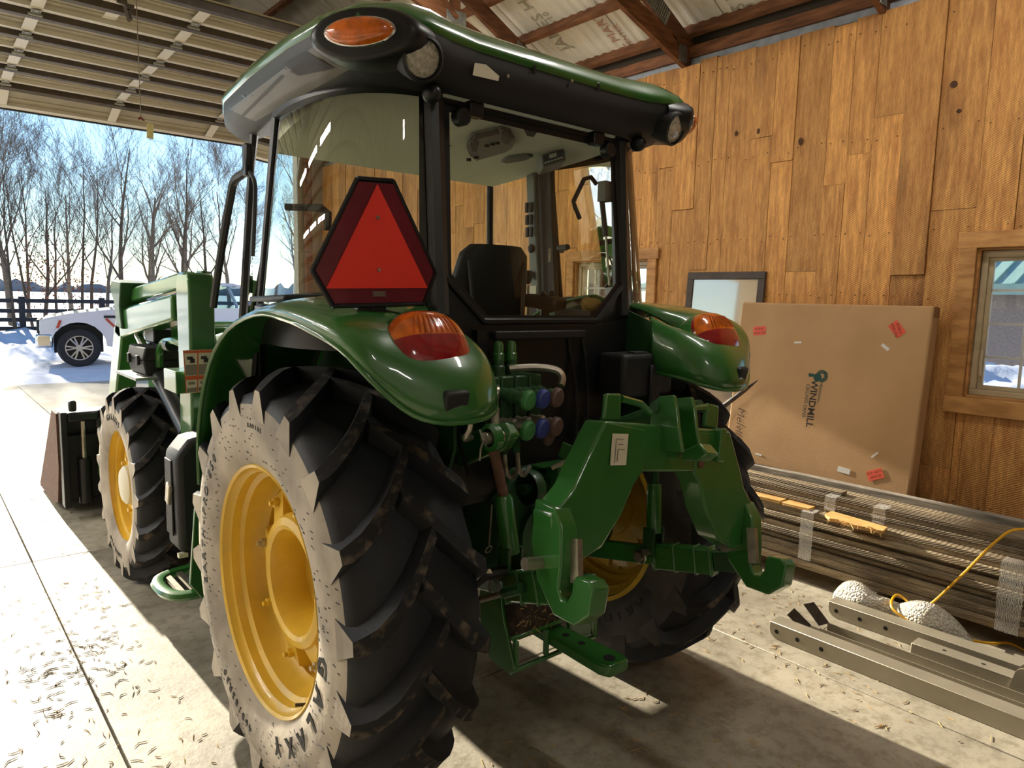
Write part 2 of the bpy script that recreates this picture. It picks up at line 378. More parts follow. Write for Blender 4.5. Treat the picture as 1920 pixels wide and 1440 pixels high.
# ------------------------------------------------------------------ other walls
mb = MB()
mb.bb(2.62, 3.12, YF, YF + .15, 0, 3.78)
mb.bb(-3.4, -2.75, YF, YF + .15, 0, 3.78); mb.bb(-9.5, -8.3, YF, YF + .15, 0, 3.78)
mb.prism([(-9.5, YF, 3.78), (3.12, YF, 3.78), (3.12, YF, 3.8), (RIDGE_X, YF, roof_z(RIDGE_X) + .1), (-9.5, YF, 3.8)], (0, .15, 0))
wf = struct(mb.build('wall_front', 'liner'), 'front wall above and beside the open overhead door')
x = -9.3
while x < 3.0:
    zt = roof_z(x) - .05
    if -2.75 < x < 2.62: MB().bb(x - .02, x + .02, YF - .012, YF, 3.9, zt).build('rib', 'liner', wf)
    x += .23
for x in (-3.05, -1.5, .35, 1.95, 2.75):
    MB().bb(x - .05, x + .05, YF - .09, YF - .012, 3.9 if -2.7 < x < 2.6 else 0, roof_z(x) - .1).build('stud', 'truss_wood', wf)
MB().bb(-2.75, 2.62, YF - .1, YF, 3.78, 3.98).build('header', 'truss_wood', wf)
wb = struct(MB().bb(-9.6, 3.12, -8.1, -8, 0, 7.1).build('wall_back', 'white_liner'), 'back wall behind the viewer')
wl_ = struct(MB().bb(-9.62, -9.5, -8, YF + .15, 0, 3.8).build('wall_left', 'white_liner'), 'left wall out of view')
# ------------------------------------------------------------------ roof: sheets, purlins, trusses
ceil = MB()
zr = lambda x: roof_z(x) + .125
ceil.prism([(3.5, -8.1, zr(3.5)), (RIDGE_X, -8.1, zr(RIDGE_X)), (-9.8, -8.1, zr(-9.8)), (-9.8, -8.1, zr(-9.8) + .03), (RIDGE_X, -8.1, zr(RIDGE_X) + .03), (3.5, -8.1, zr(3.5) + .03)], (0, YF + 8.4, 0))
ceil = struct(ceil.build('ceiling', 'white_liner', origin=(0, 0, 3.8)), 'underside of the pitched roof lined with pale ribbed sheets')
y = -8.0; sheet = None
while y < YF + .1:
    for sd_ in (1, -1):
        x0 = XW + .2 if sd_ > 0 else 2 * RIDGE_X - XW - .2
        mb = MB(); n = 9; row = []
        for k in range(n * 4 + 1):
            u = k / (n * 4); h = (0, .012, .012, 0)[k % 4]
            row.append((y + .004 + u * .902, h))
        a = [V((x0, p, zr(x0) - .016 - h)) for p, h in row]; b = [V((RIDGE_X, p, zr(RIDGE_X) - .016 - h)) for p, h in row]
        mb.loft([a, b], closed=False, cap=False)
        mb.build('roof_sheet', 'white_liner', ceil, smooth=0)
    y += .91
for sd_ in (1, -1):
    k = 0
    while True:
        x = XW + .1 - .06 - .42 * k
        if x < RIDGE_X + .05: break
        xx = x if sd_ > 0 else 2 * RIDGE_X - x
        MB().box((xx, (YF - 8) / 2, roof_z(xx) + .053), (.042, YF + 8, .1), (0, math.atan(.5) * sd_, 0)).build('purlin', 'truss_wood', ceil)
        k += 1
MB().bb(XW + .02, XW + .06, -8, YF, EAVE + .065, EAVE + .15).build('plate', 'truss_wood', ceil)
MB().bb(XW + .05, XW + .07, -8, YF, EAVE - .03, EAVE + .1).build('insulation', 'foil', ceil)
for ty in (-6.1, -4.6, -3.1, -1.6, -.1, 1.4, 2.9):
    tr = thing('roof_truss', (XW, ty, EAVE), 'brown timber scissor roof truss with ribbed steel plates, %s' % {1.4: 'meeting the wall above the tractor roof', 2.9: 'seen just above the green roof', -.1: 'just touching the top edge of the picture'}.get(ty, 'behind the viewer'), 'truss')
    del tr['category']; tr['kind'] = 'structure'
    for sd_ in (1, -1):
        fx = (lambda x: x) if sd_ > 0 else (lambda x: 2 * RIDGE_X - x)
        tc_ = lambda x: 3.76 + .5 * (XW - x); bc_ = lambda x: 3.50 + .33 * (XW - x)
        P_ = lambda x, z: (fx(x), ty - .02, z)
        MB().prism([P_(XW + .15, tc_(XW + .15) - .15), P_(XW + .15, tc_(XW + .15)), P_(RIDGE_X, tc_(RIDGE_X)), P_(RIDGE_X, tc_(RIDGE_X) - .15)], (0, .04, 0)).build('top_chord', 'truss_wood', tr)
        MB().prism([P_(XW + .02, bc_(XW)), P_(XW - .15, bc_(XW) + .2), P_(RIDGE_X, bc_(RIDGE_X) + .14), P_(RIDGE_X, bc_(RIDGE_X))], (0, .04, 0)).build('bottom_chord', 'truss_wood', tr)
        MB().bb(fx(XW + .12), fx(XW - .01), ty - .021, ty + .021, EAVE - .01, tc_(XW) - .06).build('heel_post', 'truss_wood', tr)
        for wx in (1.85, .3):
            MB().bar((fx(wx), ty, bc_(wx) + .1), (fx(wx), ty, tc_(wx) - .1), .038, .09, (1, 0, 0)).build('web', 'truss_wood', tr)
            MB().bar((fx(wx), ty, bc_(wx) + .1), (fx(wx - .8), ty, tc_(wx - .8) - .1), .038, .09, (0, 1, 0)).build('web', 'truss_wood', tr)
        for gx, gz, gw in ((XW - .06, tc_(XW) - .16, .1), (2.62, tc_(2.62) - .09, .26), (1.85, bc_(1.85) + .1, .2), (1.85, tc_(1.85) - .1, .2)):
            g = MB(); sl = -sd_ * math.atan(.5) if gw > .2 else 0
            g.box((fx(gx), ty - .024, gz), (gw, .004, .12), (0, -sl, 0))
            for k in range(int(gw / .022)):
                u = -gw / 2 + .011 + k * .022
                g.box((fx(gx) + u * math.cos(sl), ty - .029, gz + u * math.sin(sl)), (.009, .008, .12), (0, -sl, 0))
            g.build('gusset_plate', 'galv', tr)
# print on the roof sheets
sl = V((-1, 0, .5)).normalized()
for (px_, py_, t_, s_, mt_) in ((1022, 48, 'JAMES H', .17, 'faint_grey'), (1027, 30, '10', .1, 'faint_grey'), (1163, 85, 'METAL MART', .13, 'faint_red'), (1180, 80, 'THE CENTER', .075, 'faint_red'), (1395, 30, 'JAMES H', .15, 'faint_grey'), (1410, 15, '10', .1, 'faint_grey')):
    r = ray(px_, py_); # meet the roof plane z = zr(x) - .03
    t = (zr(0) - .033 - CAM.z - .5 * (0) - .5 * CAM.x + 0 * r.x) / (r.z + .5 * r.x)
    put_text('sheet_print', t_, s_, CAM + r * t, sl, (0, 1, 0), mt_, ceil)
# ------------------------------------------------------------------ strip lights added out of view to brighten the interior; reflections suggest such fixtures
FILL_LAMPS = [(-4.7, 6.2), (-4.7, 4.6), (-4.7, 3.0), (-7.4, 6.2), (-7.4, 4.6), (-7.4, 3.0), (1.3, -.9), (1.1, 2.2), (-1.6, -5.2)]
for i, (x, y) in enumerate(FILL_LAMPS):
    lz = 4.12 if x > 0 else 4.35
    lf = thing('fill_strip_light', (x, y, lz), 'LED strip light added as unseen fill, ' + ('over the boards' if i == 6 else 'over the tractor hood' if i == 7 else 'behind the viewer' if i == 8 else '%s from the front wall, %s row, left bay' % (['first', 'second', 'third'][i % 3], ['inner', 'outer'][i // 3])), 'light', 'fill strip lights added out of view')
    MB().bb(x - .11, x + .11, y - .6, y + .6, lz + .015, lz + .07).build('housing', 'lamp_body', lf, bevel=.01)
    MB().bb(x - .09, x + .09, y - .58, y + .58, lz, lz + .014).build('diffuser', 'fill_light' if x < -2 else 'fill_light_soft', lf)
    for yy in (y - .5, y + .5): MB().cyl((x, yy, lz + .07), (x, yy, roof_z(x) + .1), .004, 5).build('hanger', 'galv', lf)
# ------------------------------------------------------------------ overhead door, rolled up
DP = [(7.79, 3.69), (7.26, 3.865), (6.70, 3.905), (6.13, 3.915), (5.57, 3.93), (4.99, 3.95), (4.48, 3.985), (3.98, 4.00)]
DX0, DX1 = -2.7, 2.56
dr = thing('overhead_door', (0, 5.8, 3.7), 'rolled-up sectional garage door of beige ribbed steel panels under the roof', 'garage door')
cols = [-1.93, -.835, .244, 1.368, 2.42]
for i in range(len(DP) - 1):
    (ya, za), (yb, zb) = DP[i], DP[i + 1]
    d = V((0, yb - ya, zb - za)); L = d.length; d.normalize(); n = V((0, -d.z, d.y)); n = n if n.z < 0 else -n     # n points down to the viewer
    o = V((0, ya, za))
    prof = [(.004, 0), (.03, 0), (.035, .03), (.075, .03), (.08, .0), (.16, 0), (.165, .008), (.2, .008), (.205, 0), (.3, 0), (.305, .008), (.34, .008), (.345, 0), (.42, 0), (.425, .03), (.47, .03), (.475, 0), (L - .004, 0)]
    prof = [(u * L / .56 if u > .1 and u < L - .01 else u, h) for u, h in prof]
    prof = [p for p in prof if p[0] <= L]
    mb = MB()
    mb.loft([[V((xx, 0, 0)) + o + d * u + n * h for u, h in prof] for xx in (DX0, DX1)], closed=False, cap=False)
    mb.build('panel', 'door_panel', dr, smooth=0, solid=0)
    # stiffening strut: hat channel along the upper edge of the section
    for u0, mt_ in ((L - .15, 'door_strut'),):
        mb = MB(); hh = .062
        sec = [(0, .002), (.018, .002), (.022, hh), (.085, hh), (.09, .002), (.108, .002)]
        sec2 = sec + [(u, h - .003) for u, h in reversed(sec)]
        mb.loft([[V((xx, 0, 0)) + o + d * (u0 + u) + n * h for u, h in sec2] for xx in (DX0, DX1)]); mb.build('strut', mt_, dr, smooth=0)
    mb = MB().loft([[V((xx, 0, 0)) + o + d * u + n * h for u, h in ((.012, 0), (.012, .035), (.08, .04), (.08, 0))] for xx in (DX0, DX1)]); mb.build('edge_rail', 'door_edge', dr, smooth=0)
    for cx in cols:
        mb = MB().loft([[V((xx, 0, 0)) + o + d * u + n * .036 for xx in (cx - .045, cx + .045)] + [V((xx, 0, 0)) + o + d * u + n * .03 for xx in (cx + .045, cx - .045)] for u in (.01, L - .16)]); mb.build('stile', 'door_edge', dr, smooth=0)
        if i < len(DP) - 2:
            h = MB(); c = o + d * (L - .02) + n * .05 + V((cx, 0, 0))
            h.bar(c - d * .08, c + d * .08, .07, .006, n); h.cyl(c - V((.05, 0, 0)) + n * .01, c + V((.05, 0, 0)) + n * .01, .012, 8)
            for sx in (-.022, .022):
                for sy in (-.055, .055): h.cyl(c + V((sx, 0, 0)) + d * sy, c + V((sx, 0, 0)) + d * sy + n * .012, .006, 6)
            h.build('hinge', 'hinge_steel', dr)
(ya, za) = DP[0]
MB().bb(DX0, DX1, ya - .02, ya + .025, za - .045, za + .005).build('bottom_seal', 'seal', dr, bevel=.01)
for xx in (DX0 - .06, DX1 + .035):
    MB().tube([(xx, 7.74, 0.02), (xx, 7.74, 3.3), (xx, 7.6, 3.72), (xx, 7.26, 3.86), (xx, 6.7, 3.9), (xx, 3.7, 4.0)], .022, 6).build('track', 'galv', dr)
br = MB(); q = at(231, 8, Z=3.9)
br.bar(q + V((-.06, 0, .05)), q + V((.05, -.05, -.04)), .05, .03); br.bar(q + V((0, .02, .08)), q + V((.03, -.06, -.13)), .02, .04); br.cyl(q + V((-.05, -.03, 0)), q + V((.07, -.03, -.01)), .012, 8); br.ball(q + V((.04, -.05, -.06)), .02)
br.build('opener_arm', 'door_strut', dr)
lb = at(208, 30, Z=3.955); MB().box(lb, (.1, .17, .004), (0.0, 0, 0)).build('label', 'door_edge', dr)
# pull cord with handle and tag
rp = at(264, 222, Y=3.9); mat('cord_grey', rgb(130, 118, 100), .8); mat('handle_red', rgb(112, 52, 38), .5); mat('tag_yellow', rgb(196, 182, 112), .6, var=.2, vscale=40)
pc = thing('pull_cord', (rp.x, rp.y, rp.z), 'thin door pull cord with small red handle and yellow paper tag', 'cord')
MB().cyl((rp.x, rp.y, rp.z), (rp.x + .02, rp.y + .08, 4.0), .0035, 5).build('string', 'cord_grey', pc)
MB().tube([(rp.x - .022, rp.y, rp.z - .008), (rp.x, rp.y, rp.z + .004), (rp.x + .024, rp.y, rp.z - .012)], [.008, .012, .008], 8).build('handle', 'handle_red', pc)
MB().box((rp.x + .062, rp.y, rp.z - .085), (.05, .003, .11), (0, .05, .2)).build('tag', 'tag_yellow', pc)
MB().tube([(rp.x + .02, rp.y, rp.z - .01), (rp.x + .05, rp.y, rp.z - .03)], .002, 5).build('tie', 'cord_grey', pc)
# ------------------------------------------------------------------ outdoors
mat('snow', rgb(228, 232, 242), 0.7, var=0.08, vscale=3, bump=0.5, bscale=9)
mat('apron', rgb(196, 186, 165), 0.8, var=0.25, vscale=1.2, bump=0.15, bscale=40, col2=rgb(168, 154, 128))
mat('bark', rgb(122, 106, 90), 0.9, var=0.3, vscale=8, bump=0.3, bscale=25)
mat('bark_dark', rgb(92, 76, 62), 0.9, var=0.3, vscale=8)
mat('leaf_rust', rgb(146, 88, 60), 0.9, var=0.3, vscale=5)
mat('far_wood', rgb(150, 146, 148), 1.0, var=0.2, vscale=.2)
mat('fence_black', rgb(44, 42, 46), 0.7, var=0.2, vscale=8)
ap = struct(MB().bb(-12, 9, YF, 12.7, -.22, -.045).build('ground', 'ground_dark'), 'sunlit concrete apron outside the door')
for (a, b) in ((-12, -7.4), (-7.4, -3.6), (-3.6, -.38), (-.38, 3.1), (3.1, 9)):
    MB().bb(a + .004, b - .004, YF + .008, 12.65, -.05, -.012).build('apron_slab', 'apron', ap, bevel=.003, seg=1)
rs = random.Random(11)
def hills(x, y):
    return (.05 * math.sin(x * 1.3 + y * .7) + .04 * math.sin(x * .41 - y * .9 + 1) + .03 * math.sin(x * 2.9 + 2 * math.sin(y * 1.1)) + .025 * math.sin(5.1 * x + 3.3 * y))
def grid(x0, x1, nx, y0, y1, ny, fz, yp=1.0):
    mb = MB(); vs = []; fs = []
    for j in range(ny + 1):
        for i in range(nx + 1):
            x = lerp(x0, x1, i / nx); y = lerp(y0, y1, (j / ny) ** yp); vs.append((x, y, fz(x, y)))
    for j in range(ny):
        for i in range(nx):
            a = j * (nx + 1) + i; fs.append((a, a + 1, a + nx + 2, a + nx + 1))
    return mb.add(vs, fs)
def snow_z(x, y):
    e = min(1, max(0, (y - 12.5) / .8)); t = min(1, max(0, (y - 18) / 6))
    return -.03 + e * (.03 + hills(x, y) * (.5 + 1.6 * t) + .02 * rs.random()) + t * .05
tag(grid(-30, 40, 190, 12.45, 60, 130, snow_z, 1.6).build('snow', 'snow', smooth=60), 'trampled sunlit snow covering the yard outside the open door', 'snow', kind='stuff')
struct(MB().bb(-400, 500, 60, 700, -.6, -.05).build('field', 'snow'), 'flat snow-covered field reaching to the far trees')
struct(MB().bb(3.2, 60, -40, 12.4, -.6, -.08).build('yard', 'snow'), 'snowy ground beyond the plank wall')
struct(MB().bb(-60, -9.7, -40, 12.4, -.6, -.08).build('yard', 'snow'), 'snowy ground left of the shed')
# far wooded skyline, one rough mass
mb = MB(); rt = random.Random(5); ring = []
for k in range(160):
    x = -170 + k * 3.2; y = 330 + 20 * math.sin(k * .2); h = 3.6 + 1.6 * math.sin(k * .13 + 1) + rt.uniform(-1.2, 1.6)
    ring.append([V((x, y, -.5)), V((x, y - 3, h * .6)), V((x, y, h)), V((x, y + 6, -.5))])
mb.loft(ring); tag(mb.build('distant_woods', 'far_wood', smooth=0), 'low grey line of bare woods far across the snowy field', 'woods', kind='stuff')
# bare trees
def tree_mesh(seed, H, r0, fork, lean=0.0, spread=1.0, mt='bark', fine=1.0):
    rr = random.Random(seed); mb = MB()
    def limb(p, d, L, r, lev):
        n = 5 if lev == 0 else (4 if lev == 1 else 3); pts = [p]; k = {0: 7, 1: 5, 2: 4}.get(lev, 3); dd = d.copy()
        for i in range(k):
            dd = (dd + V((rr.uniform(-1, 1), rr.uniform(-1, 1), rr.uniform(-.3, .7))) * (.10 if lev == 0 else .17)).normalized()
            pts.append(pts[-1] + dd * (L / k))
        end = .14 if lev == 0 else .22
        rads = [lerp(r, r * end, i / k) for i in range(k + 1)]
        mb.tube(pts, rads, {0: 8, 1: 6, 2: 4}.get(lev, 3), cap=False)
        if lev >= 4: return
        m_ = int({0: 9, 1: 7, 2: 6, 3: 5}[lev] * fine)
        for j in range(m_):
            t = lerp(fork if lev == 0 else .22, .98, (j + rr.random() * .8) / m_)
            i = min(int(t * k), k - 1); q = pts[i].lerp(pts[i + 1], t * k - i)
            a = rr.uniform(0, 2 * PI); base = (pts[i + 1] - pts[i]).normalized(); s_ = base.orthogonal().normalized(); s_.rotate(Matrix.Rotation(a, 3, base))
            sp = rr.uniform(.45, .95) * spread
            nd = (base + s_ * sp + V((0, 0, .18))).normalized()
            limb(q, nd, L * rr.uniform(.36, .62) * (1 if lev else .85), max(lerp(r, r * end, t) * rr.uniform(.38, .6), .006), lev + 1)
    limb(V((0, 0, -.2)), V((lean, 0, 1)).normalized(), H, r0, 0)
    return mb.mesh('tree', [mt], smooth=60, merge=False)
tm = {}
tm['big'] = tree_mesh(21, 9.0, .34, .24, .03, 1.0, 'bark', 1.25)
tm['mid'] = tree_mesh(5, 9, .17, .25, -.05, .9, 'bark', 1.2)
tm['slim'] = tree_mesh(8, 9, .11, .35, .06, .7, 'bark_dark', .9)
tm['twig'] = tree_mesh(13, 7.5, .12, .2, .1, 1.1, 'bark_dark', .9)
tm['sap'] = tree_mesh(17, 7.0, .07, .25, -.1, 1.0, 'bark_dark', .8)
top = {k: max(v.co.z for v in m.vertices) for k, m in tm.items()}
spots = [('big', 287, 33, 0.3, 1.0, 'broad old tree with thick forked trunk directly behind the white pickup'),
         ('mid', 20, 30, 1.0, 1.15, 'tall bare tree at the left picture edge, tallest of the corner clump'),
         ('slim', 27, 27, 2.0, 1.0, 'slender dark tree close beside the tallest corner tree'),
         ('slim', 12, 36, 4.0, 1.0, 'thin bare tree cut by the left picture edge'),
         ('twig', 82, 31, .5, .95, 'twiggy tree with rusty leaves left of the pickup hood'),
         ('slim', 48, 40, 5.0, 1.0, 'thin straight tree behind the black fence post'),
         ('slim', 108, 34, 1.4, .8, 'short snapped dark trunk above the pickup headlight'),
         ('mid', 131, 42, 3.0, .9, 'straight grey tree above the pickup front wheel'),
         ('slim', 172, 36, .2, 1.0, 'thin leaning tree above the middle of the pickup hood'),
         ('mid', 196, 29, 4.4, .85, 'curving pale tree just left of the broad old tree'),
         ('twig', 235, 38, 2.2, 1.2, 'wide twiggy tree between the hood and the broad old tree'),
         ('big', 345, 52, 2.6, .9, 'distant spreading tree right of the broad old tree'),
         ('mid', 432, 38, .9, 1.1, 'grey tree seen past the cab grab rail'),
         ('twig', 395, 33, 3.6, 1.1, 'twiggy low tree behind the loader arm'),
         ('mid', 468, 45, 5.2, 1.1, 'tree showing through the cab door glass'),
         ('sap', 60, 29, .4, 1.0, 'small sapling beside the black fence, left of the pickup'),
         ('sap', 150, 31, 2.4, 1.1, 'bushy sapling behind the pickup hood'),
         ('sap', 330, 36, 4.1, 1.2, 'sapling between the broad old tree and the loader mast'),
         ('mid', -40, 34, 2.0, 1.1, 'tree just outside the left picture edge whose limbs reach in'),
         ('big', 560, 60, 1.0, 1.0, 'far tree glimpsed through the cab glass')]
for k, px_, Y_, rz, s_, lab in spots:
    q = at(px_, 545, Y=Y_); o = bpy.data.objects.new('bare_tree', tm[k]); COL.objects.link(o)
    s_ = s_ * (.30 + .02 * math.sin(px_)) * (Y_ - 1) / top[k]
    o.location = (q.x, Y_, -.02); o.rotation_euler.z = rz; o.scale = (s_, s_, s_); tag(o, lab, 'tree', 'bare trees beyond the yard')
# rusty leaf cluster on two of the trees: loose leaves, one object
mb = MB(); rl = random.Random(2)
for c, r_, n_ in ((at(85, 505, Y=30.6), 1.3, 420), (at(140, 545, Y=34), 1.0, 160)):
    for k in range(n_):
        p = c + V((rl.gauss(0, r_ * .6), rl.gauss(0, r_ * .5), rl.gauss(0, r_ * .55))); a = V((rl.uniform(-1, 1), rl.uniform(-1, 1), rl.uniform(-1, 1))).normalized() * .05; b = a.orthogonal() * .7
        mb.add([p - a, p + b, p + a, p - b], [(0, 1, 2, 3)])
tag(mb.build('clinging_leaves', 'leaf_rust', smooth=0, merge=False), 'rusty brown leaves still clinging to the twiggy tree by the fence', 'leaves', kind='stuff')
# plank fence
FY = 27.0
fx0 = at(-60, 600, Y=FY).x; fx1 = at(300, 600, Y=FY).x
fn = thing('board_fence', (fx0, FY, 0), 'black four-board paddock fence behind the white pickup', 'fence')
x = at(43, 600, Y=FY).x - 4.8
while x < fx1 + 2:
    MB().bb(x - .09, x + .09, FY - .02, FY + .16, -.1, 1.36).build('post', 'fence_black', fn, bevel=.01); x += 2.4
for z in (.28, .58, .88, 1.22):
    x = fx0 - 2
    while x < fx1 + 2:
        MB().bb(x, x + 2.39, FY - .05, FY - .02, z - .07, z + .07).build('board', 'fence_black', fn); x += 2.4
# ------------------------------------------------------------------ white pickup
mat('truck_paint', rgb(226, 222, 232), 0.25, coat=1.0)
mat('truck_black', rgb(24, 24, 26), 0.6)
mat('truck_tyre', rgb(44, 43, 46), 0.85, var=0.2, vscale=12)
mat('alloy', rgb(206, 202, 200), 0.25, metal=0.8)
mat('alloy_dark', rgb(58, 56, 56), 0.5, metal=0.5)
glassmat('truck_glass', (0.45, 0.56, 0.58))
mat('headlamp', rgb(225, 228, 232), 0.12, coat=1)
mat('chrome', rgb(220, 220, 220), 0.12, metal=1.0)
mat('red_plastic', rgb(190, 70, 50), 0.35)
mat('seat_tan', rgb(168, 92, 66), 0.7)
TX, TY = .42, 15.05
TRUCK_YAW = -.14
tk = thing('pickup_truck', (TX + 2.9, TY + 1, 0), 'white pickup truck with chrome spoked wheels parked in the snow outside', 'truck')
def arch(cx, r, n=10): return [(cx + r * math.cos(PI - PI * k / n), .44 + r * math.sin(PI - PI * k / n)) for k in range(n + 1)]
low = [(.02, .5), (.22, .44)] + arch(.72 + .0, .52) + [(1.35, .42), (3.85, .42)] + arch(4.45, .5) + [(5.1, .44), (5.75, .5), (5.8, 1.25), (4.35, 1.3), (1.55, 1.26), (1.35, 1.24), (.55, 1.14), (.12, 1.04), (.03, .92)]
mb = MB(); mb.prism([(TX + a, TY, b) for a, b in low], (0, 2.0, 0)); tbody = mb.build('body', 'truck_paint', tk, bevel=.035, seg=3)
mb = MB()   # cab pillars and roof
for yy, s_ in ((TY + .03, 1), (TY + 1.97, -1)):
    pass
def gh(x, z, ins): return [V((TX + x, TY + .05 + ins, z)), V((TX + x, TY + 1.95 - ins, z))]
roofp = [(2.35, 1.82), (2.75, 1.88), (3.9, 1.88), (4.15, 1.82)]
mb.loft([[*gh(a, b, .14)] + [*reversed(gh(a, b - .06, .12))] for a, b in roofp])
for (a, b) in (((1.5, 1.25), (2.4, 1.8)), ((2.75, 1.27), (2.85, 1.84)), ((4.35, 1.28), (4.1, 1.82))):
    for yy0, yy1 in ((TY + .06, TY + .2), (TY + 1.94, TY + 1.8)):
        mb.bar((TX + a[0], yy0, a[1]), (TX + b[0], yy1, b[1]), .07, .07)
mb.build('cab_roof', 'truck_paint', tk, bevel=.02)
for (pts, nm) in (([(1.58, 1.27), (2.72, 1.28), (2.8, 1.81), (2.42, 1.79)], 'door_window'), ([(2.8, 1.28), (4.28, 1.29), (4.1, 1.8), (2.9, 1.82)], 'door_window')):
    MB().add([(TX + a, TY + .06 + (b - 1.27) * .25, b) for a, b in pts], [(0, 1, 2, 3)]).build(nm, 'truck_glass', tk, smooth=0)
    MB().add([(TX + a, TY + 1.94 - (b - 1.27) * .25, b) for a, b in pts], [(0, 1, 2, 3)]).build(nm, 'truck_glass', tk, smooth=0)
MB().add([(TX + 1.5, TY + .1, 1.25), (TX + 1.5, TY + 1.9, 1.25), (TX + 2.38, TY + 1.78, 1.8), (TX + 2.38, TY + .22, 1.8)], [(0, 1, 2, 3)]).build('windscreen', 'truck_glass', tk)
for yy in (TY + .35, TY + 1.25): MB().box((TX + 2.95, yy + .15, 1.3), (.14, .45, .62), (0, .2, 0)).build('seat', 'seat_tan', tk, bevel=.05)
MB().tube([(TX + 2.0 + .05 * math.cos(a), TY + .45 + .18 * math.sin(a), 1.35 + .17 * math.cos(a)) for a in [k * PI / 8 for k in range(17)]], .015, 6).build('steering_wheel', 'truck_black', tk)
mb = MB().bb(TX - .06, TX + .25, TY - .02, TY + 2.02, .42, .72); mb.build('bumper', 'chrome', tk, bevel=.05, seg=3)
MB().prism([(TX + .02, TY - .012, .78), (TX + .3, TY - .012, .8), (TX + .42, TY - .012, 1.0), (TX + .3, TY - .012, 1.06), (TX + .03, TY - .012, 1.0)], (0, .1, 0)).build('headlight', 'headlamp', tk, bevel=.015)
MB().bar((TX + .34, TY - .016, .84), (TX + .4, TY - .016, 1.0), .02, .05).build('marker_lens', 'red_plastic', tk)
MB().bb(TX - .03, TX + .06, TY + .2, TY + 1.8, .62, 1.0).build('grille', 'truck_black', tk, bevel=.02)
mb = MB().bar((TX + 1.2, TY - .012, 1.08), (TX + 1.42, TY - .012, 1.08), .02, .05); mb.build('fender_badge', 'truck_black', tk)
MB().bar((TX + 1.24, TY - .016, 1.04), (TX + 1.4, TY - .016, .86), .02, .045).build('fender_marker', 'red_plastic', tk)
for xa in (1.52, 2.76, 4.3):
    MB().bb(TX + xa - .006, TX + xa + .006, TY - .004, TY + .01, .5, 1.26).build('door_seam', 'truck_black', tk)
for xa in (2.5, 4.05): MB().bb(TX + xa, TX + xa + .2, TY - .035, TY - .01, 1.06, 1.1).build('door_handle', 'chrome', tk, bevel=.01)
mr_ = MB().box((TX + 1.83, TY - .17, 1.36), (.14, .24, .24)); mr_.build('mirror', 'chrome', tk, bevel=.04)
MB().bar((TX + 1.85, TY, 1.3), (TX + 1.85, TY - .1, 1.33), .05, .06).build('mirror_arm', 'truck_black', tk)
MB().bar((TX + 1.5, TY + .02, .36), (TX + 3.7, TY + .02, .36), .14, .06).build('running_board', 'truck_black', tk, bevel=.01)
for wx in (.72, 4.45):
    for wy, sg in ((TY + .02, -1), (TY + 1.98, 1)):
        o_ = (TX + wx, wy, .41)
        ty_ = MB().lathe([(.25, .0), (.26, .02), (.36, .03), (.40, 0), (.41, -.04), (.41, -.2), (.36, -.24), (.25, -.22)], o_, (0, sg, 0), 28).build('tyre', 'truck_tyre', tk)
        MB().lathe([(.27, -.02), (.255, .015), (.245, .0), (.235, -.1), (.02, -.1)], o_, (0, sg, 0), 28).build('rim', 'alloy_dark', ty_)
        sp = MB()
        for k in range(6):
            for da in (-.13, .13):
                a = k * PI / 3 + da; b = k * PI / 3 + da * 1.3
                sp.bar((o_[0] + .06 * math.cos(a), wy - sg * .02, .41 + .06 * math.sin(a)), (o_[0] + .25 * math.cos(b), wy - sg * .005, .41 + .25 * math.sin(b)), .03, .035, (0, 1, 0))
        sp.cyl((o_[0], wy - sg * .03, .41), (o_[0], wy + sg * .012, .41), .07, 14); sp.lathe([(.262, .0), (.262, .022), (.243, .022), (.24, 0)], o_, (0, sg, 0), 28)
        sp.build('wheel_spokes', 'alloy', ty_)
    MB().lathe([(.53, -.0), (.5, .012), (.47, 0)], (TX + wx, TY, .44), (0, -1, 0), 20, a0=0, a1=2 * PI).build('arch_lining', 'truck_black', tk) if False else None
    MB().bb(TX + wx - .46, TX + wx + .46, TY + .25, TY + 1.75, .3, .9).build('wheel_well', 'truck_black', tk)
tk.rotation_euler.z = TRUCK_YAW
# ------------------------------------------------------------------ dog (stands at the sill, facing the shed)
mat('dog_fur', rgb(222, 196, 146), 0.95, var=0.2, vscale=9, bump=0.5, bscale=60)
mat('dog_dark', rgb(34, 26, 22), 0.5)
dp = at(348, 776, Z=0); DXc, DYc = dp.x, dp.y
mb = MB()
spine = [(0, .62, .50), (0, .5, .52), (0, .3, .52), (0, .1, .51), (0, -.05, .52), (0, -.16, .56), (0, -.24, .64), (0, -.30, .70)]
mb.tube([(DXc + x, DYc + .08 + y, z) for x, y, z in spine], [.08, .11, .105, .12, .125, .1, .075, .07], 14)
mb.ball((DXc, DYc - .26, .72), (.075, .09, .075)); mb.tube([(DXc, DYc - .3, .71), (DXc, DYc - .42, .675)], [.05, .032], 10)
for sx in (-1, 1):
    mb.tube([(DXc + sx * .075, DYc + .06, .48), (DXc + sx * .08, DYc + .03, .3), (DXc + sx * .075, DYc + .06, .15), (DXc + sx * .075, DYc + .045, .05), (DXc + sx * .075, DYc + .0, .022)], [.06, .05, .033, .03, .032], 10)
    mb.ball((DXc + sx * .075, DYc - .01, .024), (.033, .05, .024))
    mb.tube([(DXc + sx * .08, DYc + .6, .47), (DXc + sx * .085, DYc + .56, .3), (DXc + sx * .08, DYc + .7, .17), (DXc + sx * .08, DYc + .67, .05), (DXc + sx * .08, DYc + .62, .022)], [.085, .06, .032, .03, .03], 10)
    mb.tube([(DXc + sx * .07, DYc - .24, .77), (DXc + sx * .1, DYc - .26, .7), (DXc + sx * .095, DYc - .27, .63)], [.02, .035, .015], 8)
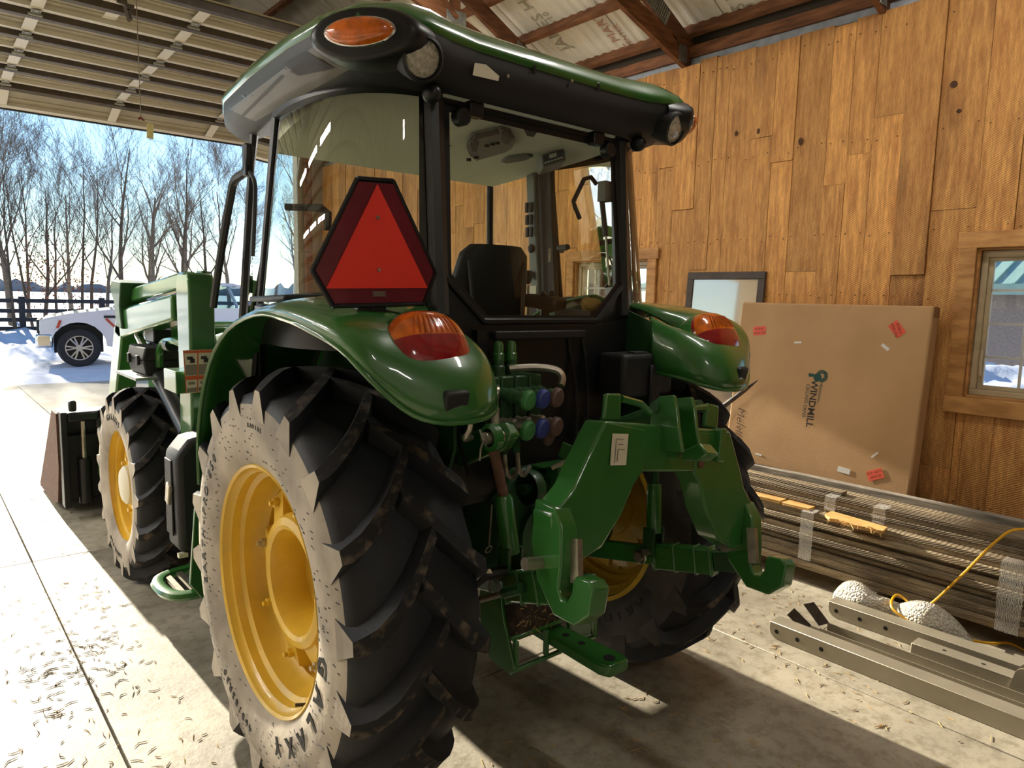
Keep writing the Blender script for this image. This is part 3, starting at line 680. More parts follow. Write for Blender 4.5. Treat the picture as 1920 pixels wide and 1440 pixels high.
mb.tube([(DXc, DYc + .7, .52), (DXc, DYc + .85, .45), (DXc, DYc + .92, .3)], [.04, .045, .02], 8)
dog = mb.build('dog', 'dog_fur', None, merge=False)
rmd = dog.modifiers.new('remesh', 'REMESH'); rmd.mode = 'VOXEL'; rmd.voxel_size = .013; rmd.use_smooth_shade = True
smd = dog.modifiers.new('smooth', 'SMOOTH'); smd.iterations = 6
tag(dog, 'cream-coloured dog standing by the door, legs showing under the green loader bracket', 'dog')
for sx in (-1, 1): MB().ball((DXc + sx * .035, DYc - .335, .735), .012).build('eye', 'dog_dark', dog)
MB().ball((DXc, DYc - .445, .68), (.02, .015, .015)).build('nose', 'dog_dark', dog)
# ------------------------------------------------------------------ house behind the window
mat('brick_grey', rgb(168, 150, 140), 0.9, var=0.25, vscale=18, stretch=(1, 1, 5))
mat('green_metal', rgb(150, 182, 172), 0.45, var=0.08, vscale=2)
hb = thing('neighbour_house', (15, 3, 0), 'brick outbuilding with pale green ribbed metal roof outside the window', 'building')
MB().bb(12.3, 17.7, -2.0, 9, -.1, 2.02).build('brick_wall', 'brick_grey', hb)
ex = [(12, -2.3), (18, -2.3), (18, 9.3), (12, 9.3)]; rd = [(15, .9, 3.3), (15, 6.2, 3.3)]
mb = MB(); A = [V((x, y, 2.08)) for x, y in ex]; B = [V(p) for p in rd]
mb.add(A + B, [(0, 1, 4), (1, 2, 5, 4), (2, 3, 5), (3, 0, 4, 5), (3, 2, 1, 0)]); rf_ = mb.build('roof', 'green_metal', hb, smooth=0)
k = -1.9
while k < 9.2:
    t = min(1, (k + 2.3) / 3.2, (9.3 - k) / 3.1)
    MB().bar((12, k, 2.09), (12 + 3 * t, k, 2.09 + 1.22 * t), .04, .05).build('roof_rib', 'green_metal', rf_); k += .3
MB().bb(11.96, 12.02, -2.3, 9.3, 1.92, 2.1).build('gutter', 'green_metal', hb)
def pile(x, y):
    h = .75 * math.exp(-((x - 10.2) / 1.2) ** 2) * (1 / (1 + math.exp(-(y - 1.5) * 2.5))) + .95 * math.exp(-((x - 9.2) / 1.5) ** 2)
    return -.1 + h + .09 * math.sin(5 * x + 1.7 * y) * math.sin(4.3 * y + x) * min(1, h * 3) + .05 * rs.random() * min(1, h * 3)
tag(grid(6, 12.2, 50, -3, 9, 90, pile).build('snow_pile', 'snow', smooth=60), 'ploughed snow heap outside the grid window', 'snow', kind='stuff')
# ------------------------------------------------------------------ lumber stack along the plank wall
plank_material('grey_board', rgb(172, 156, 128), rgb(112, 98, 78), rgb(62, 52, 42), 0.32)
for k in M['grey_board'].node_tree.nodes:
    if k.type == 'MAPPING' and tuple(k.inputs['Scale'].default_value) != (1, 1, 1): s_ = k.inputs['Scale'].default_value; k.inputs['Scale'].default_value = (s_[0], s_[2], s_[0])
mat('pale_board', rgb(222, 182, 112), 0.7, col2=rgb(186, 140, 78), vscale=14, stretch=(3, .6, 3), bump=.2)
mat('grey_timber', rgb(158, 150, 138), 0.8, col2=rgb(112, 104, 94), vscale=9, stretch=(4, .5, 4), bump=.2)
rb = random.Random(9)
ORD = ['bottom', 'second', 'third', 'fourth', 'fifth', 'sixth', 'seventh', 'eighth', 'ninth', 'tenth', 'eleventh', 'twelfth', 'thirteenth', 'fourteenth', 'fifteenth', 'sixteenth']
def nth(k): return ORD[0] + ' board' if k == 0 else ORD[k] + ' board from the bottom'
def board(x0, x1, y0, y1, z0, z1, lab, grp, mt='grey_board', name='board', tilt=0.0):
    o = MB().bb(x0, x1, y0, y1, z0, z1).build(name, mt, None, bevel=.002, seg=1, smooth=0)
    if tilt: o.rotation_euler.z = tilt
    return tag(o, lab, 'board', grp)
for y, pl in ((.55, 'under the end behind the tractor wheel'), (-.65, 'behind the bubble wrap'), (-1.9, 'just past the right picture edge'), (-3.0, 'at the far hidden end')):
    board(2.24, 2.62, y, y + .09, 0.0, .088, 'square timber bearer under the board stack, ' + pl, 'bearers under the board stack', 'grey_timber', 'bearer')
z = .089; lay = 0
while z < .44:
    t = rb.choice([.022, .025, .025, .03]); jit = rb.uniform(-.016, .022)
    if lay == 7: jit = -.022
    board(2.262 + jit, 2.44, -3.4, .72 + rb.uniform(-.12, .1), z, z + t, 'long weathered grey-brown board, ' + nth(lay) + ' in the lower front row', 'boards in the lower stack, front row')
    board(2.444, 2.62, -3.4, .7 + rb.uniform(-.1, .1), z, z + t, 'long weathered board, ' + nth(lay) + ' in the lower row by the wall', 'boards in the lower stack, rear row')
    z += t + .0015; lay += 1
zl = z
for lay in range(4):
    t = .024; jit = rb.uniform(-.015, .015)
    board(2.36 + jit, 2.47, -3.4, .6 - .1 * lay + rb.uniform(-.05, .05), z, z + t, 'weathered board, ' + nth(lay) + ' of the set-back upper front row', 'boards in the upper stack, front row')
    board(2.474, 2.56 + .0, -3.4, .66 - .06 * lay, z, z + t, 'weathered board, ' + nth(lay) + ' of the row beside the thick timber', 'boards in the upper stack, rear row')
    z += t + .0015
board(2.562, 2.622, -3.4, .66, zl, z + .035, 'thick grey timber running along the wall side on top of the stack', None, 'grey_timber', 'timber')
board(2.40, 2.47, -.35, .62, z, z + .022, 'loose narrow brown board lying on top of the stack', None, 'grey_board')
zt = z
# pale offcuts
for (pa_, pb_, th, lab, tl_) in ((1402, 1468, .02, 'short pale offcut nearest the tractor tyre on the stack', .03), (1474, 1524, .018, 'second pale offcut lying just right of the first', -.03)):
    y1 = at(pa_, 912, X=2.30).y; y0 = at(pb_, 930, X=2.30).y
    o = MB().bb(2.262, 2.345, y0, y1, zl + .0005, zl + th).build('offcut', 'pale_board', bevel=.002, seg=1); o.rotation_euler.z = tl_; tag(o, lab, 'offcut', 'pale offcuts on the stack')
q = [at(px_, py_, Z=zl + .02) for px_, py_ in ((1547, 963), (1560, 958), (1664, 988), (1655, 996), (1630, 990), (1600, 984), (1572, 974), (1556, 972))]
sp = thing('splintered_board', (q[0].x, q[0].y, zl), 'splintered pale broken board with frayed edge on the stack', 'board')
MB().prism(q, (0, 0, -.018)).build('panel', 'pale_board', sp)
for k in range(26):
    t = rb.random(); p = q[3].lerp(q[7], t); d = V((rb.uniform(-.05, -.01), rb.uniform(-.05, .05), rb.uniform(-.02, .02)))
    MB().tube([p, p + d * .6, p + d + V((0, 0, rb.uniform(-.02, .01)))], [.003, .002, .0008], 4).build('splinter', 'pale_board', sp)
# plastic wrap bands
def film(name):
    m = bpy.data.materials.new(name); m.use_nodes = True; n = m.node_tree.nodes; l = m.node_tree.links; p = n['Principled BSDF']
    p.inputs['Base Color'].default_value = (.85, .83, .78, 1); p.inputs['Roughness'].default_value = .3
    tr = n.new('ShaderNodeBsdfTransparent'); mx = n.new('ShaderNodeMixShader'); nz = n.new('ShaderNodeTexWave'); nz.inputs['Scale'].default_value = 55; nz.inputs['Distortion'].default_value = 7; nz.bands_direction = 'Y'
    tc = n.new('ShaderNodeTexCoord'); l.new(tc.outputs['Object'], nz.inputs['Vector']); mr = n.new('ShaderNodeMapRange'); mr.inputs['From Min'].default_value = .35; mr.inputs['From Max'].default_value = .8; mr.inputs['To Max'].default_value = .85
    l.new(nz.outputs['Fac'], mr.inputs['Value']); l.new(mr.outputs[0], mx.inputs[0]); l.new(tr.outputs[0], mx.inputs[1]); l.new(p.outputs[0], mx.inputs[2]); l.new(mx.outputs[0], n['Material Output'].inputs[0]); M[name] = m
film('wrap_film')
def band(y, wy, x, z0, z1, lab, top=0.0):
    ring = []
    zs = [z0 + (z1 - z0) * k / 10 for k in range(11)]
    path = [(x - .006 + rb.uniform(-.004, .003), zz) for zz in zs] + ([(x + top, z1 + .006)] if top else [])
    mb = MB(); mb.loft([[V((px_, y + wy * (j / 6 - .5) * (1 - .25 * abs(i / len(path) - .4)), pz + rb.uniform(-.002, .002))) for j in range(7)] for i, (px_, pz) in enumerate(path)], closed=False, cap=False)
    tag(mb.build('wrap_band', 'wrap_film', smooth=60), lab, 'plastic wrap', 'bands of stretch film around the stack')
p1 = at(1512, 1010, X=2.24); band(p1.y, .085, 2.236, .16, zl + .004, 'clear stretch-film band round the stack beside the tractor hook', .07)
p2 = at(1893, 1130, X=2.24); band(p2.y, .11, 2.236, .10, zl + .004, 'wide frayed stretch-film band at the right picture edge', .07)
p3 = at(1650, 950, X=2.34); band(p3.y, .075, 2.338, zl + .01, zt - .004, 'small film patch in the middle of the upper boards', .08)
p4 = at(1557, 945, X=2.34); band(p4.y, .07, 2.338, zl + .012, zt - .004, 'small film patch behind the splintered board', .08)
# ------------------------------------------------------------------ cardboard box
mat('cardboard', rgb(196, 156, 110), 0.8, var=0.12, vscale=2.2, bump=0.05, bscale=90, col2=rgb(182, 142, 98))
mat('card_edge', rgb(140, 100, 62), 0.85)
mat('ink', rgb(58, 48, 42), 0.8); mat('ink_soft', rgb(110, 84, 62), 0.8); mat('ink_green', rgb(36, 74, 66), 0.8)
mat('sticker_orange', rgb(238, 98, 70), 0.55); mat('label_white', rgb(226, 222, 214), 0.6)
BT = V((2.835, 0, 1.69)); BB_ = V((2.66, 0, .004)); bd = (BB_ - BT).normalized(); bn = V((bd.z, 0, -bd.x)); bn = bn if bn.x < 0 else -bn
yL, yR = .66, -.605
bx = thing('cardboard_box', ((BB_.x + .07), 0, 0), 'large flat brown cardboard fan box leaning against the plank wall', 'box')
cs = [V((BT.x, yL, BT.z)), V((BT.x, yR, BT.z)), V((BB_.x, yR, BB_.z)), V((BB_.x, yL, BB_.z))]
th = V((.125, 0, -bn.z / bn.x * 0)) ; th = -bn * .118
MB().prism(cs, th).build('carton', 'cardboard', bx, bevel=.012, seg=2)
MB().prism([cs[1] + bn * .0 + V((0, -.002, 0)) - bn * .012, cs[1] - bn * .1 + V((0, -.002, 0)), cs[1] - bn * .1 + bd * .06 + V((0, -.004, 0)), cs[1] - bn * .012 + bd * .06 + V((0, -.004, 0))], (0, .003, 0)).build('flap', 'card_edge', bx)
def bp(px_, py_):
    r = ray(px_, py_); o = BT + bn * .0015; t = (o - CAM).dot(bn) / r.dot(bn); return CAM + r * t
def on_box(name, px_, py_, w_, h_, ang, mt_):
    c = bp(px_, py_); X_ = V((0, -math.cos(ang), 0)) - bd * math.sin(ang); Y_ = -bd * math.cos(ang) - V((0, -math.sin(ang), 0))
    return MB().prism([c - X_ * w_ / 2 - Y_ * h_ / 2, c + X_ * w_ / 2 - Y_ * h_ / 2, c + X_ * w_ / 2 + Y_ * h_ / 2, c - X_ * w_ / 2 + Y_ * h_ / 2], bn * .0012).build(name, mt_, bx, smooth=0), c, X_, Y_
for (px_, py_, ang, flip) in ((1424, 620, .12, PI), (1682, 617, -.85, PI - .3), (1641, 890, .45, 0)):
    o, c, X_, Y_ = on_box('orange_sticker', px_, py_, .095, .062, ang, 'sticker_orange')
    cf, sf = math.cos(flip), math.sin(flip); Xf = X_ * cf + Y_ * sf; Yf = -X_ * sf + Y_ * cf
    for k, t_ in ((.014, 'DO NOT'), (-.014, 'STACK')): put_text('sticker_text', t_, .023, c + bn * .003 + Yf * k, Xf, Yf, 'ink', o)
for (px_, py_, w_, h_, ang) in ((1496, 642, .05, .012, .1), (1660, 651, .055, .02, -.6), (1640, 853, .05, .012, .8), (1422, 852, .05, .012, -.1), (1582, 882, .08, .035, -.1)): on_box('paper_label', px_, py_, w_, h_, ang, 'label_white')
rd_ = bd; tp = V((0, -1, 0)); sk = (bd * 1 + V((0, .0, 0))).normalized()
put_text('box_print', 'WINDMILL', .066, bp(1522, 757), rd_, tp, 'ink', bx, bold=.0012)
put_text('box_print', 'CEILING', .036, bp(1513, 738), rd_, tp, 'ink_green', bx); put_text('box_print', 'FANS', .036, bp(1508, 771), rd_, tp, 'ink_green', bx)
put_text('box_print', 'THE', .026, bp(1540, 719), rd_, tp, 'ink_green', bx); put_text('box_print', 'ORIGINAL', .026, bp(1536, 739), rd_, tp, 'ink_green', bx)
c0 = bp(1541, 705); mb = MB()
for k in range(18):
    a = k * 2 * PI / 18; e = tp * math.cos(a) + bd * math.sin(a); s_ = tp * -math.sin(a) + bd * math.cos(a)
    mb.prism([c0 + e * .016 - s_ * .002, c0 + e * .016 + s_ * .002, c0 + e * .04 + s_ * .0055, c0 + e * .04 - s_ * .0055], bn * .001)
mb.prism([c0 + V((0, .01, 0)), c0 + V((0, .07, 0)) + bd * .012, c0 + V((0, .09, 0)) + bd * .012, c0 + V((0, .09, 0)) - bd * .01, c0 + V((0, .07, 0)) - bd * .01], bn * .001)
mb.prism([c0 + bd * .028 * math.sin(k * PI / 5) + tp * .028 * math.cos(k * PI / 5) + V((0, .028, 0)) + bd * .012 for k in range(10)], bn * .0008)
mb.build('windmill_logo', 'ink_green', bx, smooth=0)
put_text('handwriting', 'Melvin', .085, bp(1387, 792), bd, tp, 'ink_soft', bx, shear=.25); put_text('handwriting', '&', .085, bp(1381, 825), bd, tp, 'ink_soft', bx, shear=.25); put_text('handwriting', 'C', .085, bp(1379, 840), bd, tp, 'ink_soft', bx, shear=.25)
# ------------------------------------------------------------------ framed glass leaning behind the box
mat('frame_dark', rgb(70, 56, 46), 0.55, var=.2, vscale=10); mat('backing', rgb(226, 212, 190), 0.04, metal=0.55, coat=1.0)
fm = thing('framed_pane', (2.93, .91, 0), 'dark wooden frame with glossy pane leaning on the planks behind the box', 'framed pane')
t0 = V((2.983, 0, 1.915)); b0 = V((2.85, 0, .004)); fd = (b0 - t0).normalized(); fn_ = V((fd.z, 0, -fd.x)); fn_ = fn_ if fn_.x < 0 else -fn_
fy0, fy1 = .572, 1.245
def fq(y0, y1, s0, s1, d0, d1, name, mt_):
    MB().prism([V((0, y0, 0)) + t0 + fd * s0 + fn_ * d0, V((0, y1, 0)) + t0 + fd * s0 + fn_ * d0, V((0, y1, 0)) + t0 + fd * s1 + fn_ * d0, V((0, y0, 0)) + t0 + fd * s1 + fn_ * d0], fn_ * (d1 - d0)).build(name, mt_, fm, bevel=.003)
L_ = (b0 - t0).length
fq(fy0, fy1, 0, .055, -.012, .012, 'rail', 'frame_dark'); fq(fy0, fy1, L_ - .055, L_, -.012, .012, 'rail', 'frame_dark')
fq(fy0, fy0 + .055, .055, L_ - .055, -.012, .012, 'stile', 'frame_dark'); fq(fy1 - .055, fy1, .055, L_ - .055, -.012, .012, 'stile', 'frame_dark')
fq(fy0 + .055, fy1 - .055, .055, L_ - .055, -.004, .002, 'pane', 'backing')
# ------------------------------------------------------------------ steel spear
mat('dark_steel', rgb(88, 82, 78), 0.4, metal=0.7, var=.3, vscale=20)
p0 = at(1421, 713, X=2.70); p1 = at(1350, 766, X=2.64); dv = (p0 - p1).normalized(); p2 = p1 + dv * (-(p1.z - .02) / dv.z)
tag(MB().tube([p2, p1, p0 - dv * .12, p0], [.022, .02, .016, .003], 10).build('hay_spear', 'dark_steel'), 'pointed dark steel spear slanting up in front of the cardboard box', 'spear')
# ------------------------------------------------------------------ steel channels on the floor
mat('channel_grey', rgb(160, 152, 134), 0.45, metal=0.35, var=.12, vscale=6)
mat('hole_dark', rgb(18, 16, 14), 0.9)
def channel(x0, x1, y0, y1, h, lab, holes=(), topholes=(), round_end=True):
    t = .005
    th_ = thing('steel_channel', ((x0 + x1) / 2, (y0 + y1) / 2, 0), lab, 'steel channel', 'grey steel channels laid on the floor')
    side = [(y0, 0.001), (y1, 0.001), (y1, h), (y0, h)]
    if round_end: side = [(y0, 0.001)] + [(y1 - .05 + .05 * math.sin(a), .051 - .05 * math.cos(a)) for a in [k * PI / 10 for k in range(6)]] + [(y1, h), (y0, h)]
    for xx, nm in ((x0, 'web_plate'), (x1 - t, 'web_plate')):
        sp_ = MB().prism([(xx, a, b) for a, b in side], (t, 0, 0)).build(nm, 'channel_grey', th_, bevel=.002, seg=1)
        if xx == x0:
            for k, yy in enumerate(holes): MB().cyl((xx - .0008, yy, h * .5), (xx + .003, yy, h * .5), .011, 16).build('bolt_hole', 'hole_dark', sp_)
    tp_ = MB().bb(x0, x1, y0, y1, h - t, h).build('top_plate', 'channel_grey', th_, bevel=.002, seg=1)
    for yy in topholes: MB().cyl(((x0 + x1) / 2, yy, h - .002), ((x0 + x1) / 2, yy, h + .0008), .009, 14).build('bolt_hole', 'hole_dark', tp_)
    return th_
channel(1.45, 1.545, -3.4, -.46, .085, 'nearest long steel channel with three holes in its rounded end', holes=(-.50, -.61, -.73))
channel(1.935, 2.03, -3.4, -.53, .085, 'long steel channel with three holes lying next to the foam bag', holes=(-.575, -.70, -.83))
c4 = channel(1.80, 1.89, -1.46, -1.0, .075, 'short steel channel piece with two holes on top between the long ones', topholes=(-1.13, -1.29), round_end=False)
for xx in (1.79, 1.86):
    MB().prism([(xx, -1.40, .0)] + [(xx, -1.46 + .04 * math.cos(a), .1 + .04 * math.sin(a)) for a in [k * PI / 8 for k in range(9)]] + [(xx, -1.5, .0)], (.008, 0, 0)).build('tab_plate', 'channel_grey', c4)
u3 = thing('bracket_channel', (1.72, -1.9, 0), 'low open-topped steel channel with bent bracket at its end between the long ones', 'steel channel')
mb = MB().bb(1.66, 1.745, -3.4, -.62, .001, .006); mb.bb(1.66, 1.665, -3.4, -.62, .006, .045); mb.bb(1.74, 1.745, -3.4, -.62, .006, .05); mb.build('channel', 'channel_grey', u3)
for (a, b) in ((V((1.655, -.56, .02)), V((1.64, -.47, .085))), (V((1.75, -.6, .03)), V((1.77, -.5, .105)))):
    MB().bar(a, b, .004, .09, (1, 0, 0)).build('bent_plate', 'dark_steel', u3)
MB().box((1.70, -.56, .02), (.1, .11, .006)).build('base_plate', 'channel_grey', u3)
# ------------------------------------------------------------------ foam bag
def wrapmat():
    m = mat('foam_white', rgb(232, 228, 216), 0.25, coat=.6, bump=0.0)
    n = m.node_tree.nodes; l = m.node_tree.links; p = n['Principled BSDF']; tc = n.new('ShaderNodeTexCoord'); vo = n.new('ShaderNodeTexVoronoi'); vo.inputs['Scale'].default_value = 85; l.new(tc.outputs['Object'], vo.inputs['Vector'])
    b_ = n.new('ShaderNodeBump'); b_.inputs['Strength'].default_value = .8; b_.inputs['Distance'].default_value = .01; b_.invert = True; l.new(vo.outputs['Distance'], b_.inputs['Height']); l.new(b_.outputs[0], p.inputs['Normal'])
    cr = n.new('ShaderNodeValToRGB'); cr.color_ramp.elements[0].color = (*rgb(236, 232, 222), 1); cr.color_ramp.elements[1].color = (*rgb(180, 172, 154), 1); cr.color_ramp.elements[1].position = .8; l.new(vo.outputs['Distance'], cr.inputs[0]); l.new(cr.outputs[0], p.inputs['Base Color'])
    p.inputs['Subsurface Weight'].default_value = .0
wrapmat()
BAGK = 1.3
st = [(-.46, .012, .02), (-.50, .05, .05), (-.57, .075, .065), (-.64, .07, .06), (-.70, .05, .045), (-.755, .055, .05), (-.80, .035, .035), (-.85, .065, .055), (-.93, .085, .07), (-1.01, .08, .066), (-1.08, .055, .045), (-1.14, .03, .02), (-1.18, .02, .008)]
rings = []
for i, (y, rx, rz) in enumerate(st):
    rz *= BAGK; rx *= 1.0; cx = 2.135 + .02 * math.sin(i * 1.3)
    rings.append([V((cx + rx * math.cos(a) * (1 + .12 * math.sin(3 * a + i * 1.7)), y + rb.uniform(-.006, .006), rz + .002 + rz * math.sin(a) * (1 + .1 * math.sin(5 * a + i * 2.1)))) for a in [k * 2 * PI / 22 for k in range(22)]])
tag(MB().loft(rings).build('foam_bag', 'foam_white', smooth=80, sub=1), 'crumpled white bubble-wrap bundle pinched in the middle beside the board stack', 'bubble wrap')
# ------------------------------------------------------------------ yellow cord
mat('cord_yellow', rgb(226, 168, 28), 0.4)
pa = [(2.36, -1.9, zt + .06), (2.30, -1.55, zt + .09), at(1920, 992, X=2.24) + V((0, .0, 0)), at(1870, 1013, X=2.22), at(1800, 1082, X=2.19), at(1730, 1140, X=2.17), V((2.20, -.78, .135)), V((2.085, -.795, .105)), at(1700, 1172, Z=.03), at(1740, 1192, Z=.008), at(1830, 1206, Z=.008), at(1890, 1206, Z=.008), at(1925, 1222, Z=.008), at(1990, 1260, Z=.008)]
pa[9] = V((2.07, -.98, .05)); pa[8] = V((2.065, -.88, .07)); pa[10] = V((2.2, -1.2, .03))
tag(MB().tube(smooth_path(pa, 7), .0065, 8).build('extension_cord', 'cord_yellow'), 'yellow extension cord looping from the board stack onto the floor', 'cord')
# ------------------------------------------------------------------ straw litter on the concrete
mat('straw', rgb(196, 160, 98), 0.8); mat('straw_dark', rgb(96, 74, 48), 0.85)
def litter(name, n, reg, mt_, lab, lo, hi, seed):
    r_ = random.Random(seed); mb = MB()
    for k in range(n):
        x0, x1, y0, y1 = r_.choice(reg); x = r_.uniform(x0, x1); y = r_.uniform(y0, y1); a = r_.uniform(0, PI); L = r_.uniform(lo, hi); d = V((math.cos(a), math.sin(a), 0)) * L
        c = V((x, y, .003)); e = V((-d.y, d.x, 0)) * r_.uniform(-.3, .3)
        mb.tube([c - d / 2, c + e, c + d / 2], [.001, .0018, .001], 3)
    tag(mb.build(name, mt_, smooth=0, merge=False), lab, 'litter', kind='stuff')
litter('straw_litter', 520, [(1.0, 2.2, -2.4, .3), (-.4, .6, -1.2, -.3), (1.2, 2.2, -1.4, .2), (-1.6, -1.0, .2, 2.4)], 'straw', 'bits of straw scattered over the sunlit concrete', .015, .05, 4)
litter('leaf_litter', 260, [(-2.0, -.95, .3, 3.2), (-1.4, -.6, 3.6, 6), (-1.5, -1.1, .9, 1.6)], 'straw_dark', 'dark leaf crumbs on the bright floor left of the wheels', .015, .06, 6)
# ================================================================== TRACTOR
mat('jd_green', rgb(44, 104, 40), 0.32, coat=0.9, var=0.06, vscale=3)
mat('jd_green_dull', rgb(34, 78, 38), 0.5, coat=0.2, var=0.25, vscale=10)
mat('jd_yellow', rgb(226, 184, 58), 0.38, coat=0.35, var=0.12, vscale=7)
mat('rubber', rgb(27, 29, 36), 0.6, var=0.25, vscale=9, bump=0.08, bscale=60)
mat('rubber_dust', rgb(186, 174, 156), 0.75, col2=rgb(140, 130, 118), vscale=5, detail=8, bump=0.1, bscale=50)
mat('rubber_inner_shade', rgb(96, 90, 84), 0.85, col2=rgb(62, 59, 58), vscale=5, detail=8)  # inner sidewalls: their shade painted in as a darker, less dusty tone
mat('lug_top', rgb(104, 90, 76), 0.9, col2=rgb(27, 27, 30), vscale=22, detail=9, lo=.5, hi=.72)
mat('letter_black', rgb(30, 29, 31), 0.6)
mat('cab_black', rgb(20, 21, 24), 0.38, var=0.1, vscale=6)
mat('plastic_black', rgb(26, 27, 30), 0.55, bump=0.05, bscale=150)
mat('underside', rgb(104, 100, 96), 0.5, var=0.1, vscale=4)  # paler grey paints in the light falling on the roof's left underside
mat('grille_dark', rgb(44, 42, 46), 0.6)
mat('headliner', rgb(238, 238, 218), 0.85, bump=0.1, bscale=200)
mat('trim_grey', rgb(120, 124, 120), 0.6)
mat('trim_dark', rgb(62, 64, 66), 0.6)
mat('seat_black', rgb(30, 30, 33), 0.55, bump=0.08, bscale=90)
mat('display', rgb(186, 196, 186), 0.3)
mat('amber', rgb(222, 108, 14), 0.18, coat=1.0, var=.35, vscale=30)
mat('amber_dark', rgb(196, 88, 12), 0.3)
mat('tail_red', rgb(150, 14, 24), 0.16, coat=1.0, var=.2, vscale=40)
mat('smv_orange', rgb(240, 52, 36), 0.5, emit=rgb(240, 52, 36), estr=0.0)
mat('smv_red', rgb(110, 22, 38), 0.3, coat=.4, var=.2, vscale=12)
mat('lens', rgb(196, 190, 172), 0.15, coat=1, var=.35, vscale=70, bump=.6, bscale=90)
mat('zinc', rgb(184, 176, 160), 0.35, metal=0.85, var=.2, vscale=30)
mat('rust', rgb(104, 72, 54), 0.8, var=.3, vscale=30)
mat('cap_green', rgb(60, 128, 66), 0.5); mat('cap_blue', rgb(48, 62, 138), 0.5); mat('cap_brown', rgb(96, 74, 66), 0.5)
mat('mud', rgb(74, 60, 48), 0.95, col2=rgb(42, 34, 28), vscale=30, bump=.8, bscale=40)
mat('decal_white', rgb(222, 214, 190), 0.5); mat('decal_orange', rgb(206, 96, 48), 0.5); mat('decal_grey', rgb(130, 122, 108), 0.6)
mat('glove', rgb(176, 140, 76), 0.85)
glassmat('cab_glass', (0.90, 0.92, 0.84), 1.0)
glassmat('cab_glass_clear', (0.90, 0.93, 0.90), 1.0)
AY, AZ = .02, .71
TRX = thing('tractor', (0, AY, 0), 'green and yellow cab tractor with front loader parked inside the shed', 'tractor')
def part_at(mb, name, mats, parent, center, smooth=35, **k):
    center = V(center); me = mb.mesh(name, [mats] if isinstance(mats, str) else mats, V((0, 0, 0)), smooth)
    o = bpy.data.objects.new(name, me); COL.objects.link(o); o.parent = parent; o.location = center - wloc(parent); return o
def inst(me, name, parent, rx=0.0, loc=(0, 0, 0)):
    o = bpy.data.objects.new(name, me); COL.objects.link(o); o.parent = parent; o.rotation_euler.x = rx; o.location = loc; return o
# ------------------------------------------------------------------ wheels
def lug_mesh(side, endmat, hw, r_c, r_sh, r_end, prof_r, delta, wt, wb, past):
    """one tread bar; side -1/+1 is the shoulder it starts from; wheel axis is x, bar tip at the top of the wheel"""
    mb = MB(); rings = []
    for k, s in enumerate((0, .08, .2, .4, .6, .8, 1.0)):
        x = lerp(-hw, past, s); a = -delta * s ** 1.5; u = abs(x) / hw
        rt = r_c - (r_c - r_sh) * u ** 4 if k else r_sh
        rbse = prof_r(abs(x)) - .012 if k else r_end
        w1 = wt * (.75 if k == 0 else 1) * (1 if s < .95 else .85); w2 = wb * (1.35 if k == 0 else 1)
        pts = []
        for (w, r) in ((-w2 / 2, rbse), (w2 / 2, rbse), (w1 / 2, rt), (-w1 / 2, rt)):
            aa = a + w / r; pts.append(V((side * -x, -r * math.sin(aa), r * math.cos(aa))))
        rings.append(pts)
    n = 4
    for i in range(len(rings) - 1):
        for j in range(4):
            q = [rings[i][j], rings[i][(j + 1) % 4], rings[i + 1][(j + 1) % 4], rings[i + 1][j]]
            mb.add(q, [(0, 1, 2, 3)], 2 if j == 2 else 0)
    mb.add(rings[0], [(0, 1, 2, 3)], 1); mb.add(rings[-1], [(3, 2, 1, 0)], 0)
    return mb.mesh('lug', ['rubber', endmat, 'lug_top'], smooth=30)
